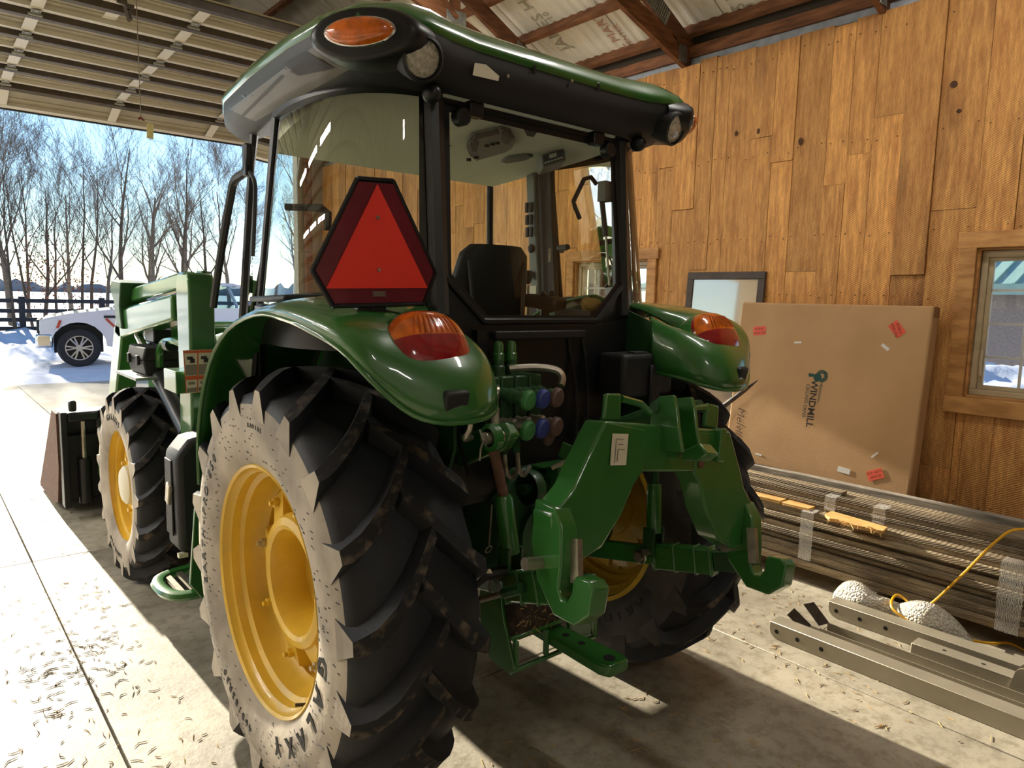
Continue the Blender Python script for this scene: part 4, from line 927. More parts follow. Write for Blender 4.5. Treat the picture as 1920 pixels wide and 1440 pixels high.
def wheel(name, cx, cy, cz, sx, hw, prof, crown, lugn, a_off, lug_kw, rimb, letters=()):
    """prof: half profile (x, r) from bead to crown; sx: outside direction"""
    def pr(x):
        for (x0, r0), (x1, r1) in zip(prof[:-1], prof[1:]):
            lo, hi = min(x0, x1), max(x0, x1)
            if lo <= x <= hi and r1 > .8 * crown: return lerp(r0, r1, 0 if x0 == x1 else (x - x0) / (x1 - x0))
        return crown
    mb = MB(); N = 72
    full = [(-x, r) for x, r in prof] + [(x, r) for x, r in reversed(prof)]
    k_side = next(i for i, p in enumerate(prof) if p[1] > .87 * crown)
    for i in range(len(full) - 1):
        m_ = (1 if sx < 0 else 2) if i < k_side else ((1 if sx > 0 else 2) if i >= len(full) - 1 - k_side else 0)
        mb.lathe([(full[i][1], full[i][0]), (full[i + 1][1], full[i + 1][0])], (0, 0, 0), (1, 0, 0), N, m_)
    ty = part_at(mb, name + '_tyre', ['rubber', 'rubber_dust', 'rubber_inner_shade'], TRX, (cx, cy, cz), smooth=50)
    for side in (-1, 1):
        me = lug_mesh(side, 'rubber_dust' if side == sx else 'rubber_inner_shade', hw, prof_r=pr, **lug_kw)
        for k in range(lugn):
            inst(me, 'lug', ty, math.radians(a_off + 360 / lugn * (k + (0 if side == sx else .5))))
    for (txt, r, a_mid, size, step, xx, bold) in letters:
        # word set letter by letter round the sidewall, tops outward, read clockwise from outside
        lm = MB()
        for i, ch in enumerate(txt):
            if ch == ' ': continue
            a = math.radians(a_mid + (i - (len(txt) - 1) / 2) * step)
            tm_ = text_mesh(ch, size, .0015, bold=bold)
            # outward radial and reading direction on the outer face
            rad = V((0, -math.sin(a), math.cos(a))); rd2 = V((0, -math.cos(a), -math.sin(a))) * (1 if sx < 0 else -1)
            for_v = [rad * v.co.y + rd2 * v.co.x + V((sx * (xx + .001 + v.co.z), 0, 0)) + rad * r for v in tm_.vertices]
            lm.add(for_v, [list(p.vertices) for p in tm_.polygons]); bpy.data.meshes.remove(tm_)
        part_at(lm, 'sidewall_lettering', 'letter_black', ty, (cx, cy, cz), smooth=0)
    rim = part_at(MB().lathe([(r, h * sx) for r, h in rimb], (0, 0, 0), (1, 0, 0), 64), name + '_rim', 'jd_yellow', TRX, (cx, cy, cz), smooth=40)
    return ty, rim
rp_ = [(.19, .402), (.206, .425), (.221, .48), (.2255, .53), (.225, .57), (.216, .615), (.198, .645), (.12, .668), (.0, .678)]
rk = dict(r_c=.728, r_sh=.668, r_end=.575, delta=math.radians(21), wt=.05, wb=.085, past=.035)
rimb = [(.405, -.21), (.425, -.205), (.425, -.195), (.40, -.18), (.385, -.14), (.37, -.13), (.365, -.05), (.345, -.03), (.342, .05), (.362, .075), (.366, .13), (.383, .142), (.386, .17), (.398, .18), (.402, .198), (.412, .204), (.415, .198)]
mat('valve', rgb(60, 56, 50), .5)
for sx in (-1, 1):
    cx = .755 * sx
    let = [('GALAXY', .485, 129, .082, 13, .222, .0035), ('EARTH-PRO', .528, -84, .05, 5.0, .2245, .0008), ('850', .528, -50, .05, 5.0, .2245, .0008), ('460/85R30', .525, -157, .044, 3.6, .2245, .0005), ('RADIAL', .548, 2, .02, 2.2, .2245, .0002)] if sx < 0 else []
    ty, rim = wheel('rear', cx, AY, AZ, sx, .225, rp_, .68, 18, -16, rk, rimb, let)
    if sx > 0:   # inner sidewall lettering that shows beside the drawbar
        lm = MB()
        for i, ch in enumerate('EARTH-PRO'):
            a = math.radians(122 + i * 8.5); tm_ = text_mesh(ch, .075, .0015, bold=.001)
            rad = V((0, -math.sin(a), math.cos(a))); rd2 = V((0, math.cos(a), math.sin(a))) * -1
            rd2 = V((0, -math.cos(a), -math.sin(a)))
            lm.add([rad * v.co.y + rd2 * v.co.x + V((-(.2225 + v.co.z), 0, 0)) + rad * .50 for v in tm_.vertices], [list(p.vertices) for p in tm_.polygons]); bpy.data.meshes.remove(tm_)
        part_at(lm, 'sidewall_lettering', 'letter_black', ty, (cx, AY, AZ), smooth=0)
    if sx < 0:   # short moulding whiskers on the outer sidewall
        rd_w = random.Random(31); wk = MB()
        def side_x(r):
            for (x0, r0), (x1, r1) in zip(rp_[:-1], rp_[1:]):
                if r0 <= r <= r1: return lerp(x0, x1, (r - r0) / (r1 - r0))
            return .2
        for k in range(260):
            r = rd_w.uniform(.43, .60); a = rd_w.uniform(0, 2 * PI); L_w = rd_w.uniform(.008, .016)
            q = V((-side_x(r) - .0012, -r * math.sin(a), r * math.cos(a))); d = V((0, 1, rd_w.uniform(-.1, .25))).normalized() * L_w / 2
            q1, q2 = q - d, q + d
            q1.x = -side_x(max(.43, math.hypot(q1.y, q1.z))) - .0012; q2.x = -side_x(max(.43, math.hypot(q2.y, q2.z))) - .0012
            wk.bar(q1, q2, .0018, .0016, (-1, 0, 0))
        tag(part_at(wk, 'moulding_whiskers', 'letter_black', ty, (cx, AY, AZ), smooth=0), kind='stuff')
    # dished disc, cast ring and bosses (h = distance outward from the tyre centre)
    C0 = V((cx, AY, AZ)); P = lambda r, a, h: V((sx * h, -r * math.sin(a), r * math.cos(a)))
    part_at(MB().lathe([(.345, sx * .0), (.33, sx * .012), (.25, sx * .02), (.02, sx * -.06)], (0, 0, 0), (1, 0, 0), 48), 'wheel_disc', 'jd_yellow', rim, C0)
    part_at(MB().lathe([(.235, sx * .0), (.232, sx * .085), (.22, sx * .105), (.195, sx * .112), (.18, sx * .105), (.165, sx * .07), (.155, sx * .0), (.15, sx * -.03), (.08, sx * -.04), (.075, sx * .0), (.05, sx * .01), (.001, sx * .01)], (0, 0, 0), (1, 0, 0), 48), 'hub_casting', 'jd_yellow', rim, C0)
    for k in range(8):
        a = 2 * PI * k / 8 + .2
        b = MB(); e = P(1, a, 0); t = V((0, -math.cos(a), -math.sin(a)))
        b.loft([[P(.205, a, .0) + t * w + V((sx * h, 0, 0)) for w, h in ((-.062, 0), (.062, 0), (.05, .10), (-.05, .10))], [P(.318, a, .0) + t * w + V((sx * h, 0, 0)) for w, h in ((-.06, 0), (.06, 0), (.045, .07), (-.045, .07))]])
        bo = part_at(b, 'boss', 'jd_yellow', rim, C0, smooth=0)
        n_ = MB(); q = P(.285, a, .078); n_.cyl(q, q + V((sx * .02, 0, 0)), .017, 6); n_.cyl(q, q + V((sx * .034, 0, 0)), .009, 8)
        part_at(n_, 'wheel_nut', 'zinc' if k % 3 == 0 else 'jd_yellow', rim, C0)
        a2 = a + PI / 8; n_ = MB(); q = P(.325, a2, .012); n_.cyl(q, q + V((sx * .022, 0, 0)), .016, 6); n_.cyl(q, q + V((sx * .036, 0, 0)), .009, 8)
        part_at(n_, 'rim_bolt', 'jd_yellow', rim, C0)
    part_at(MB().tube([P(.385, 2.5, .16), P(.375, 2.52, .19)], .006, 6), 'valve_stem', 'valve', rim, C0)
FYc, FZc = 2.27, .56
fp_ = [(.125, .315), (.14, .335), (.15, .38), (.152, .42), (.148, .46), (.135, .49), (.08, .51), (0, .518)]
fk = dict(r_c=.56, r_sh=.515, r_end=.43, delta=math.radians(20), wt=.042, wb=.066, past=.03)
frim = [(.318, -.14), (.332, -.135), (.33, -.125), (.305, -.1), (.28, -.03), (.28, .02), (.3, .04), (.302, .085), (.318, .095), (.322, .13), (.335, .137), (.337, .13)]
for sx in (-1, 1):
    cx = .785 * sx
    ty, rim = wheel('front', cx, FYc, FZc, sx, .152, fp_, .52, 17, 3, fk, frim, [('GALAXY', .40, 0, .05, 8, .1515, .001), ('EARTH-PRO', .40, 190, .032, 4.6, .1515, .0005)] if sx < 0 else [])
    C0 = V((cx, FYc, FZc))
    part_at(MB().lathe([(.3, sx * .04), (.285, sx * .05), (.2, sx * .06), (.14, sx * .075), (.02, sx * .078)], (0, 0, 0), (1, 0, 0), 40), 'wheel_disc', 'jd_yellow', rim, C0)
    part_at(MB().lathe([(.115, sx * .07), (.11, sx * .105), (.09, sx * .12), (.001, sx * .124)], (0, 0, 0), (1, 0, 0), 32), 'hub_cap', 'decal_white', rim, C0)
    for k in range(8):
        a = 2 * PI * k / 8; q = V((sx * .07, -.15 * math.sin(a), .15 * math.cos(a))); part_at(MB().cyl(q, q + V((sx * .025, 0, 0)), .013, 6), 'wheel_nut', 'jd_yellow', rim, C0)
# ------------------------------------------------------------------ rear fenders
lipL = [(-.955, .66, .93), (-.965, .625, 1.10), (-.968, .56, 1.27), (-.97, .44, 1.43), (-.97, .25, 1.555), (-.97, .0, 1.615), (-.97, -.22, 1.612), (-.962, -.38, 1.585), (-.94, -.505, 1.545), (-.905, -.57, 1.485), (-.86, -.60, 1.43), (-.80, -.64, 1.375), (-.73, -.67, 1.352), (-.65, -.685, 1.35), (-.575, -.672, 1.355), (-.515, -.63, 1.37), (-.485, -.56, 1.39), (-.475, -.47, 1.40), (-.472, -.40, 1.41)]
innL = [(-.50, .68, .93), (-.50, .66, 1.12), (-.50, .60, 1.30), (-.50, .48, 1.47), (-.50, .28, 1.60), (-.50, .02, 1.665), (-.51, -.16, 1.668), (-.53, -.27, 1.65), (-.55, -.33, 1.628), (-.58, -.36, 1.605), (-.60, -.38, 1.59), (-.61, -.40, 1.575), (-.61, -.41, 1.568), (-.60, -.41, 1.566), (-.585, -.41, 1.568), (-.57, -.40, 1.575), (-.56, -.385, 1.585), (-.55, -.36, 1.60), (-.54, -.33, 1.615)]
for sx in (-1, 1):
    lp = smooth_path([V((-sx * p[0], p[1], p[2])) for p in lipL], 3); ip = smooth_path([V((-sx * p[0], p[1], p[2])) for p in innL], 3)
    rings = []; n = 12
    for i, (a, b) in enumerate(zip(lp, ip)):
        t = i / (len(lp) - 1); row = [a + V((-sx * .0, 0, -.0))]
        e = 1.0 if t < .05 else (.62 if t < .5 else lerp(.62, .85, min(1, (t - .5) / .25)))
        for j in range(1, n + 1):
            th = PI / 2 * j / n
            h = 1 - math.cos(th) ** e if e < 1 else j / n; v = math.sin(th) ** e if e < 1 else j / n
            nrm = V((0, 0, 0))
            if t < .3: # front part: round the outer corner along the arch normal
                q = a.lerp(b, j / n); out = V((0, a.y - AY, a.z - AZ)).normalized(); row.append(q + out * (.028 * (1 - (1 - min(1, j / n * 4)) ** 2)))
                continue
            row.append(V((lerp(a.x, b.x, h), lerp(a.y, b.y, h), lerp(a.z, b.z, v))))
        rings.append(row)
    mb = MB().loft(rings, closed=False, cap=False)
    fo = mb.build('fender', 'jd_green', TRX, smooth=70, solid=.0)
    md = fo.modifiers.new('solid', 'SOLIDIFY'); md.thickness = .012; md.offset = 0
    # rolled lip, inner wall and liner
    MB().tube([p + V((0, 0, -.004)) for p in lp], .009, 6).build('fender_lip', 'jd_green', fo, smooth=60)
    iw = [V((sx * .495, .70, .93)), V((sx * .495, .66, 1.2)), V((sx * .495, .50, 1.47)), V((sx * .495, .28, 1.60)), V((sx * .495, 0, 1.66)), V((sx * .495, -.22, 1.655)), V((sx * .495, -.38, 1.60)), V((sx * .495, -.40, 1.2)), V((sx * .495, -.3, .95)), V((sx * .495, 0, .86)), V((sx * .495, .4, .88))]
    MB().prism(iw, (-sx * .012, 0, 0)).build('inner_wall', 'jd_green_dull', fo)
    # square black reflector plug at the back
    q = V((sx * .69, -.672, 1.402)); MB().box(q, (.075, .03, .062), (0.25, 0, sx * .12)).build('reflector', 'plastic_black', fo, bevel=.008)
    # molded step notch on top
    MB().prism([V((sx * .84, -.30, 1.628)), V((sx * .80, -.38, 1.625)), V((sx * .845, -.43, 1.60)), V((sx * .875, -.38, 1.60))], (0, 0, .012)).build('notch', 'cab_black', fo, bevel=.006)
    # tail light: amber upper lens over a red body, domed, lying on the slope of the fender
    c = V((sx * .692, -.528, 1.532)); base = Matrix.Rotation(math.radians(-31), 3, 'X'); EX = 2.5
    def lensp(u, v, hgt, ru=.130, rv=.108):
        w_ = 1 - .10 * v
        return c + base @ V((ru * u * w_, -hgt, rv * v))
    NV, NU = 26, 22; rows = []
    for j in range(NV + 1):
        v = -1 + 2 * j / NV; v = max(-.995, min(.995, v)); um = (1 - abs(v) ** EX) ** (1 / EX); row = []
        for i in range(NU + 1):
            u = um * math.sin(PI / 2 * (-1 + 2 * i / NU)); r = min(1, (abs(u) ** EX + abs(v) ** EX) ** (1 / EX))
            row.append((u, v, .018 + .062 * (1 - r ** 3) ** .55))
        rows.append(row)
    red = MB(); amb = MB()
    for j in range(NV):
        for i in range(NU):
            q = [lensp(*rows[j][i]), lensp(*rows[j][i + 1]), lensp(*rows[j + 1][i + 1]), lensp(*rows[j + 1][i])]
            (amb if j >= NV * .52 and rows[j][i][2] > .024 and rows[j][i + 1][2] > .024 else red).add(q, [(0, 1, 2, 3)])
    rim_ = [(math.copysign(abs(math.cos(a)) ** (2 / EX), math.cos(a)), math.copysign(abs(math.sin(a)) ** (2 / EX), math.sin(a))) for a in [2 * PI * k / 48 for k in range(48)]]
    red.loft([[lensp(u, v, .018) for u, v in rim_], [lensp(u, v, -.05) for u, v in rim_]], cap=False)
    lo_ = red.build('tail_light', 'tail_red', TRX, smooth=60); amb.build('amber_lens', 'amber', lo_, smooth=60)
    MB().loft([[lensp(u * 1.05, v * 1.05, -.06) for u, v in rim_], [lensp(u * 1.06, v * 1.06, .004) for u, v in rim_], [lensp(u * 1.0, v * 1.0, .012) for u, v in rim_]], cap=False).build('lamp_bezel', 'jd_green', lo_, smooth=60)
    for k in range(9):
        u = -.56 + k * .14; hh = lambda uu, vv: .021 + .062 * (1 - min(1, (abs(uu) ** EX + abs(vv) ** EX) ** (1 / EX)) ** 3) ** .55
        MB().tube([lensp(u, .12, hh(u, .12)), lensp(u * .9, .4, hh(u * .9, .4)), lensp(u * .75, .65, hh(u * .75, .65))], .0018, 4).build('lens_ridge', 'amber_dark', lo_)
# ------------------------------------------------------------------ slow vehicle sign
s0 = V((-.795, -.425, 1.80)); SC = 1.0
outer = [(-.215, -.092), (-.06, .212), (.06, .212), (.215, -.092), (.17, -.172), (-.17, -.172)]
P3 = lambda u, w, d: V((s0.x + u * SC, s0.y - d, s0.z + w * SC))
pl_ = [at(px_, py_, Y=s0.y) for px_, py_ in ((586, 508), (671, 334), (739, 339), (818, 512), (796, 570), (624, 574))]
cen = sum(pl_, V((0, 0, 0))) / 6
sg = MB().prism([p + V((0, .004, 0)) for p in pl_], (0, .004, 0)).build('slow_vehicle_sign', 'cab_black', TRX)
MB().prism([cen + (p - cen) * .955 + V((0, .001, 0)) for p in pl_], (0, .003, 0)).build('sign_border', 'smv_red', sg, smooth=0)
mb = MB()
for i in range(6):
    a = pl_[i]; b = pl_[(i + 1) % 6]; mb.tube([a + V((0, .004, 0)), b + V((0, .004, 0))], .0065, 6)
mb.build('sign_edge', 'cab_black', sg)
tri = [at(px_, py_, Y=s0.y - .002) for px_, py_ in ((708, 345), (802, 540), (612, 541))]
to_ = MB().prism(tri, (0, .002, 0)).build('sign_triangle', 'smv_orange', sg, smooth=0)
for px_, py_ in ((708, 408), (710, 506)):
    q = at(px_, py_, Y=s0.y - .003); MB().cyl(q + V((0, .004, 0)), q + V((0, -.004, 0)), .005, 8).build('rivet', 'zinc', sg)
mb = MB()
for k in range(5):
    a = at(698 + (k % 2) * 3, 547 + k * 2, Y=s0.y - .0005); b = at(724 - (k % 2) * 3, 547 + k * 2, Y=s0.y - .0005); mb.bar(a, b, .001, .0018, (0, 0, 1))
tag(mb.build('small_print', 'decal_grey', sg), kind='stuff')
MB().bb(-.80, -.75, -.415, -.395, 1.60, 1.88).build('sign_post', 'cab_black', sg)
MB().prism([V((-.86, -.41, 1.60)), V((-.70, -.41, 1.60)), V((-.70, -.41, 1.63)), V((-.83, -.41, 1.655))], (0, .03, 0)).build('sign_foot', 'cab_black', sg)
# ------------------------------------------------------------------ cab
cabz0, cabz1 = 1.60, 2.34
def qc(z, t, sx):
    k = (z - 1.60) / (2.34 - 1.60)
    p = bez((.455, lerp(-.255, -.20, k), 0), (lerp(.98, .80, k), lerp(-.19, -.17, k), 0), (lerp(.79, .70, k), lerp(.44, .46, k), 0), t)
    return V((sx * p.x, p.y, z))
zs = [1.62, 1.75, 1.9, 2.05, 2.2, 2.33]
cabf = MB()
for sx in (-1, 1):
    g = MB().loft([[qc(z, t / 14, sx) for t in range(15)] for z in zs], closed=False, cap=False).build('quarter_window', 'cab_glass', TRX, smooth=80)
    for t in (0.0, 1.0):
        off = V((sx * -.0, 0, 0)); MB().tube([qc(z, t, sx) for z in zs], .014 if t else .034, 8).build('pillar', 'cab_black', TRX)
    for z in (1.62, 2.335): MB().tube([qc(z, t / 14, sx) for t in range(15)], .02, 6).build('window_seal', 'cab_black', g)
    # inner edge band printed black near the rear post
    MB().loft([[qc(z, t / 14, sx) + V((sx * -.004, .004, 0)) for t in (0, 1)] for z in zs], closed=False, cap=False).build('edge_band', 'cab_black', g)
    # door glass and front post
    A0, A1 = V((sx * .70, .92, 1.30)), V((sx * .635, .86, 2.34)); B0, B1 = qc(1.62, 1, sx), qc(2.33, 1, sx)
    B00 = V((sx * .80, .47, 1.30))
    d_ = MB().add([B00 + V((0, .03, 0)), A0, A1, B1 + V((0, .03, 0))], [(0, 1, 2, 3)]).build('door_window', 'cab_glass_clear', TRX, smooth=0)
    MB().tube([A0 + V((0, 0, -.3)), A0, A1], .018, 8).build('pillar', 'cab_black', TRX)
    MB().tube([B00 + V((0, .02, -.25)), B00 + V((0, .02, 0)), B1 + V((0, .02, 0))], .012, 8).build('door_frame', 'cab_black', d_)
    MB().tube([A0 + V((0, -.02, 0)), B00 + V((0, .02, 0))], .02, 6).build('door_frame', 'cab_black', d_)
    MB().prism([A0 + V((0, 0, 0)), B00, B00 + V((0, 0, -.45)), A0 + V((0, 0, -.45))], (-sx * .03, 0, 0)).build('door_panel', 'cab_black', TRX)
# windscreen
MB().add([(-.70, .92, 1.45), (.70, .92, 1.45), (.635, .86, 2.34), (-.635, .86, 2.34)], [(0, 1, 2, 3)]).build('windscreen', 'cab_glass_clear', TRX, smooth=0)
# rear window: hexagonal sheet with black border
rwp = [V((-.425, -.205, 2.315)), V((.425, -.205, 2.315)), V((.445, -.258, 1.745)), V((.285, -.268, 1.598)), V((-.285, -.268, 1.598)), V((-.445, -.258, 1.745))]
rw_ = MB().add(rwp, [tuple(range(6))]).build('rear_window', 'cab_glass', TRX, smooth=0)
rc = sum(rwp, V((0, 0, 0))) / 6
mb = MB()
for i in range(6):
    a, b = rwp[i], rwp[(i + 1) % 6]; ai = rc + (a - rc) * .925; bi = rc + (b - rc) * .925
    mb.add([a, b, bi, ai], [(0, 1, 2, 3)])
mb.build('border', 'cab_black', rw_, smooth=0)
for v_ in rw_.children: v_.location.y -= .002
for i in range(6): MB().tube([rwp[i] + V((0, -.004, 0)), rwp[(i + 1) % 6] + V((0, -.004, 0))], .012, 6).build('seal', 'cab_black', rw_)
for sx in (-1, 1):   # hinges at the top
    h = MB().bb(sx * .30 - .03, sx * .30 + .03, -.24, -.20, 2.28, 2.33); h.cyl((sx * .36, -.25, 2.27), (sx * .36, -.21, 2.27), .03, 12); h.build('hinge', 'cab_black', rw_, bevel=.005)
    MB().tube([V((sx * .405, -.16, 2.12)), V((sx * .40, -.2, 1.94))], .011, 8).build('gas_strut', 'plastic_black', rw_)
    MB().tube([V((sx * .40, -.2, 1.94)), V((sx * .395, -.235, 1.74))], .005, 8).build('strut_rod', 'zinc', rw_)
    MB().bb(sx * .43, sx * .385, -.20, -.16, 2.08, 2.16).build('strut_bracket', 'trim_grey', rw_)
gh_ = [at(px_, py_, Y=-.15) for px_, py_ in ((1118, 345), (1108, 332), (1095, 336), (1075, 378), (1078, 388), (1087, 410))]
MB().tube(gh_, .009, 8).build('window_handle', 'plastic_black', rw_)
# lower rear wall and corner panels
MB().prism([V((-.48, -.26, 1.60)), V((-.285, -.275, 1.585)), V((.285, -.275, 1.585)), V((.48, -.26, 1.60)), V((.48, -.26, .98)), V((-.48, -.26, .98))], (0, .03, 0)).build('rear_wall', 'cab_black', TRX)
for sx in (-1, 1):
    MB().add([V((sx * .285, -.272, 1.59)), V((sx * .45, -.262, 1.745)), V((sx * .50, -.25, 1.70)), V((sx * .50, -.25, 1.58))], [(0, 1, 2, 3)]).build('corner_panel', 'cab_black', TRX)
    MB().loft([[qc(1.62, t / 14, sx) for t in range(15)], [V((qc(1.62, t / 14, sx).x, qc(1.62, t / 14, sx).y, 1.50)) for t in range(15)]], closed=False, cap=False).build('sill_panel', 'cab_black', TRX, smooth=60)
    MB().prism([qc(1.62, 1, sx) + V((0, 0, 0)), V((sx * .79, .44, 1.0)), V((sx * .79, .95, 1.0)), V((sx * .70, .92, 1.31)), V((sx * .79, .46, 1.31))], (-sx * .02, 0, 0)).build('sill_panel', 'cab_black', TRX)
MB().bb(-.48, .48, -.25, .95, .95, 1.0).build('platform', 'cab_black', TRX)
# small shelf slot under the rear window
MB().bb(-.25, .20, -.30, -.262, 1.535, 1.565).build('step_ledge', 'plastic_black', TRX, bevel=.005)
# black rubber bumper pads on the fenders beside the cab
for sx in (-1, 1): MB().prism([V((sx * .52, -.20, 1.66)), V((sx * .90, -.05, 1.655)), V((sx * .86, .35, 1.645)), V((sx * .6, .35, 1.665)), V((sx * .5, .1, 1.675))], (0, 0, .02)).build('cab_skirt', 'plastic_black', TRX, bevel=.008)
# ------------------------------------------------------------------ roof
half = [(0, 1.38), (.30, 1.37), (.52, 1.30), (.66, 1.15), (.74, .92), (.79, .5), (.815, .1), (.81, -.12), (.765, -.28), (.67, -.355), (.57, -.36), (.47, -.33), (.36, -.315), (.18, -.313), (0, -.313)]
innh = [(0, 1.02), (.28, 1.02), (.46, 1.0), (.57, .95), (.63, .80), (.675, .48), (.70, .2), (.69, .02), (.60, -.14), (.53, -.20), (.48, -.235), (.43, -.25), (.36, -.25), (.18, -.25), (0, -.25)]
def full(h): return [V((x, y, 0)) for x, y in h] + [V((-x, y, 0)) for x, y in reversed(h[1:-1])]
O_, I_ = full(half), full(innh); cc = V((0, .48, 0))
def ringz(pts, s, z, rear_drop=0.0):
    out = []
    for p in pts:
        q = cc + (p - cc) * s; q.z = z; out.append(q)
    return out
def mixr(a, b, t, z): return [V((lerp(p.x, q.x, t), lerp(p.y, q.y, t), z)) for p, q in zip(a, b)]
nO = len(O_)
under = MB().loft([mixr(I_, I_, 0, 2.325), mixr(I_, O_, .25, 2.335), mixr(I_, O_, .6, 2.355), mixr(I_, O_, .9, 2.395), mixr(I_, O_, .985, 2.425), ringz(O_, .994, 2.462)], cap=False)
un = under.build('roof_underside', 'plastic_black', TRX, smooth=60)
ro = MB().loft([ringz(O_, .99, 2.456), ringz(O_, 1.004, 2.466), ringz(O_, 1.0, 2.486), ringz(O_, .978, 2.512), ringz(O_, .92, 2.545), ringz(O_, .82, 2.57), ringz(O_, .6, 2.592), ringz(O_, .3, 2.602), ringz(O_, .02, 2.604)], cap=False)
rf = ro.build('roof', 'jd_green', TRX, smooth=60)
HLZ = lambda y: 2.372 - .11 * (y + .2)
hl_o = [V((p.x * .96, min(p.y, .80), HLZ(min(p.y, .80)))) for p in I_]
MB().loft([[V((p.x, p.y, 2.42)) for p in hl_o], hl_o, [V((p.x * .5, lerp(p.y, .35, .5), HLZ(lerp(p.y, .35, .5)) + .004)) for p in hl_o], [V((p.x * .02, lerp(p.y, .35, .98), HLZ(.35) + .004)) for p in hl_o]], cap=False).build('headliner', 'headliner', TRX, smooth=50)
# left underside: filter cover, light on it painted in as paler grey, with grille and slots
def us(px_, py_, lift=.004):
    """point on the sloping underside of the roof (between inner and outer loop) along a pixel ray"""
    r = ray(px_, py_); best = None
    for i in range(nO):
        for (t0, z0, t1, z1) in ((0.0, 2.325, .25, 2.335), (.25, 2.335, .6, 2.355), (.6, 2.355, .9, 2.395), (.9, 2.395, .985, 2.425)):
            j = (i + 1) % nO
            a = V((*I_[i].lerp(O_[i], t0).xy, z0)); b = V((*I_[j].lerp(O_[j], t0).xy, z0)); c_ = V((*I_[j].lerp(O_[j], t1).xy, z1)); d = V((*I_[i].lerp(O_[i], t1).xy, z1))
            for tri_ in ((a, b, c_), (a, c_, d)):
                n_ = (tri_[1] - tri_[0]).cross(tri_[2] - tri_[0])
                if abs(n_.dot(r)) < 1e-9: continue
                t = (tri_[0] - CAM).dot(n_) / n_.dot(r); p = CAM + r * t
                inside = all(((tri_[(k + 1) % 3] - tri_[k]).cross(p - tri_[k])).dot(n_) >= -1e-9 for k in range(3))
                if inside and (best is None or t < best): best = t
    if best is None: return None
    return CAM + r * (best - lift)
def us_patch(name, pix, mt_, lift=.004, m_=6):
    """patch laid on the underside, four pixel corners"""
    rows = []
    for j in range(m_ + 1):
        row = []
        for i in range(m_ + 1):
            u, v = i / m_, j / m_
            x = lerp(lerp(pix[0][0], pix[1][0], u), lerp(pix[3][0], pix[2][0], u), v); y = lerp(lerp(pix[0][1], pix[1][1], u), lerp(pix[3][1], pix[2][1], u), v)
            row.append(us(x, y, lift))
        rows.append(row)
    mb = MB()
    for j in range(m_):
        for i in range(m_):
            q = [rows[j][i], rows[j][i + 1], rows[j + 1][i + 1], rows[j + 1][i]]
            if all(k is not None for k in q): mb.add(q, [(0, 1, 2, 3)])
    if mb.v: return mb.build(name, mt_, un, smooth=60)
us_patch('lit_filter_cover', ((430, 205), (590, 85), (665, 125), (478, 228)), 'underside', .003, 14)
us_patch('vent_grille', ((522, 116), (566, 92), (628, 128), (563, 142)), 'grille_dark', .006, 8)
us_patch('latch_slot', ((502, 124), (510, 122), (520, 133), (511, 133)), 'cab_black', .006, 2)
us_patch('latch_slot', ((444, 175), (452, 173), (461, 183), (452, 184)), 'cab_black', .006, 2)
us_patch('latch_slot', ((426, 197), (430, 197), (438, 207), (433, 206)), 'cab_black', .006, 2)
us_patch('panel_groove', ((446, 222), (526, 141), (533, 143), (452, 224)), 'trim_dark', .006, 6)
us_patch('panel_seam', ((506, 116), (509, 114), (562, 141), (558, 142)), 'cab_black', .0055, 4)
us_patch('panel_seam', ((486, 140), (574, 71), (577, 72), (489, 142)), 'cab_black', .0055, 6)
# rear fascia ribs, paper remnant, screws
for px_ in (1003, 1122):
    a = at(px_, 122 + (px_ - 1003) * .28, Y=-.318); b = at(px_ - 3, 158 + (px_ - 1003) * .28, Y=-.29); MB().bar(a, b, .008, .01).build('fascia_rib', 'cab_black', un)
pp = [at(px_, py_, Y=-.318) for px_, py_ in ((890, 118), (911, 121), (936, 143), (934, 152), (886, 141))]
MB().prism(pp, (0, -.001, 0)).build('paper_remnant', 'decal_white', un, smooth=0)
for (px_, py_) in ((951, 143), (1071, 152)): q = at(px_, py_, Y=-.316); MB().cyl(q, q + V((0, -.006, 0)), .006, 8).build('screw', 'zinc', un)
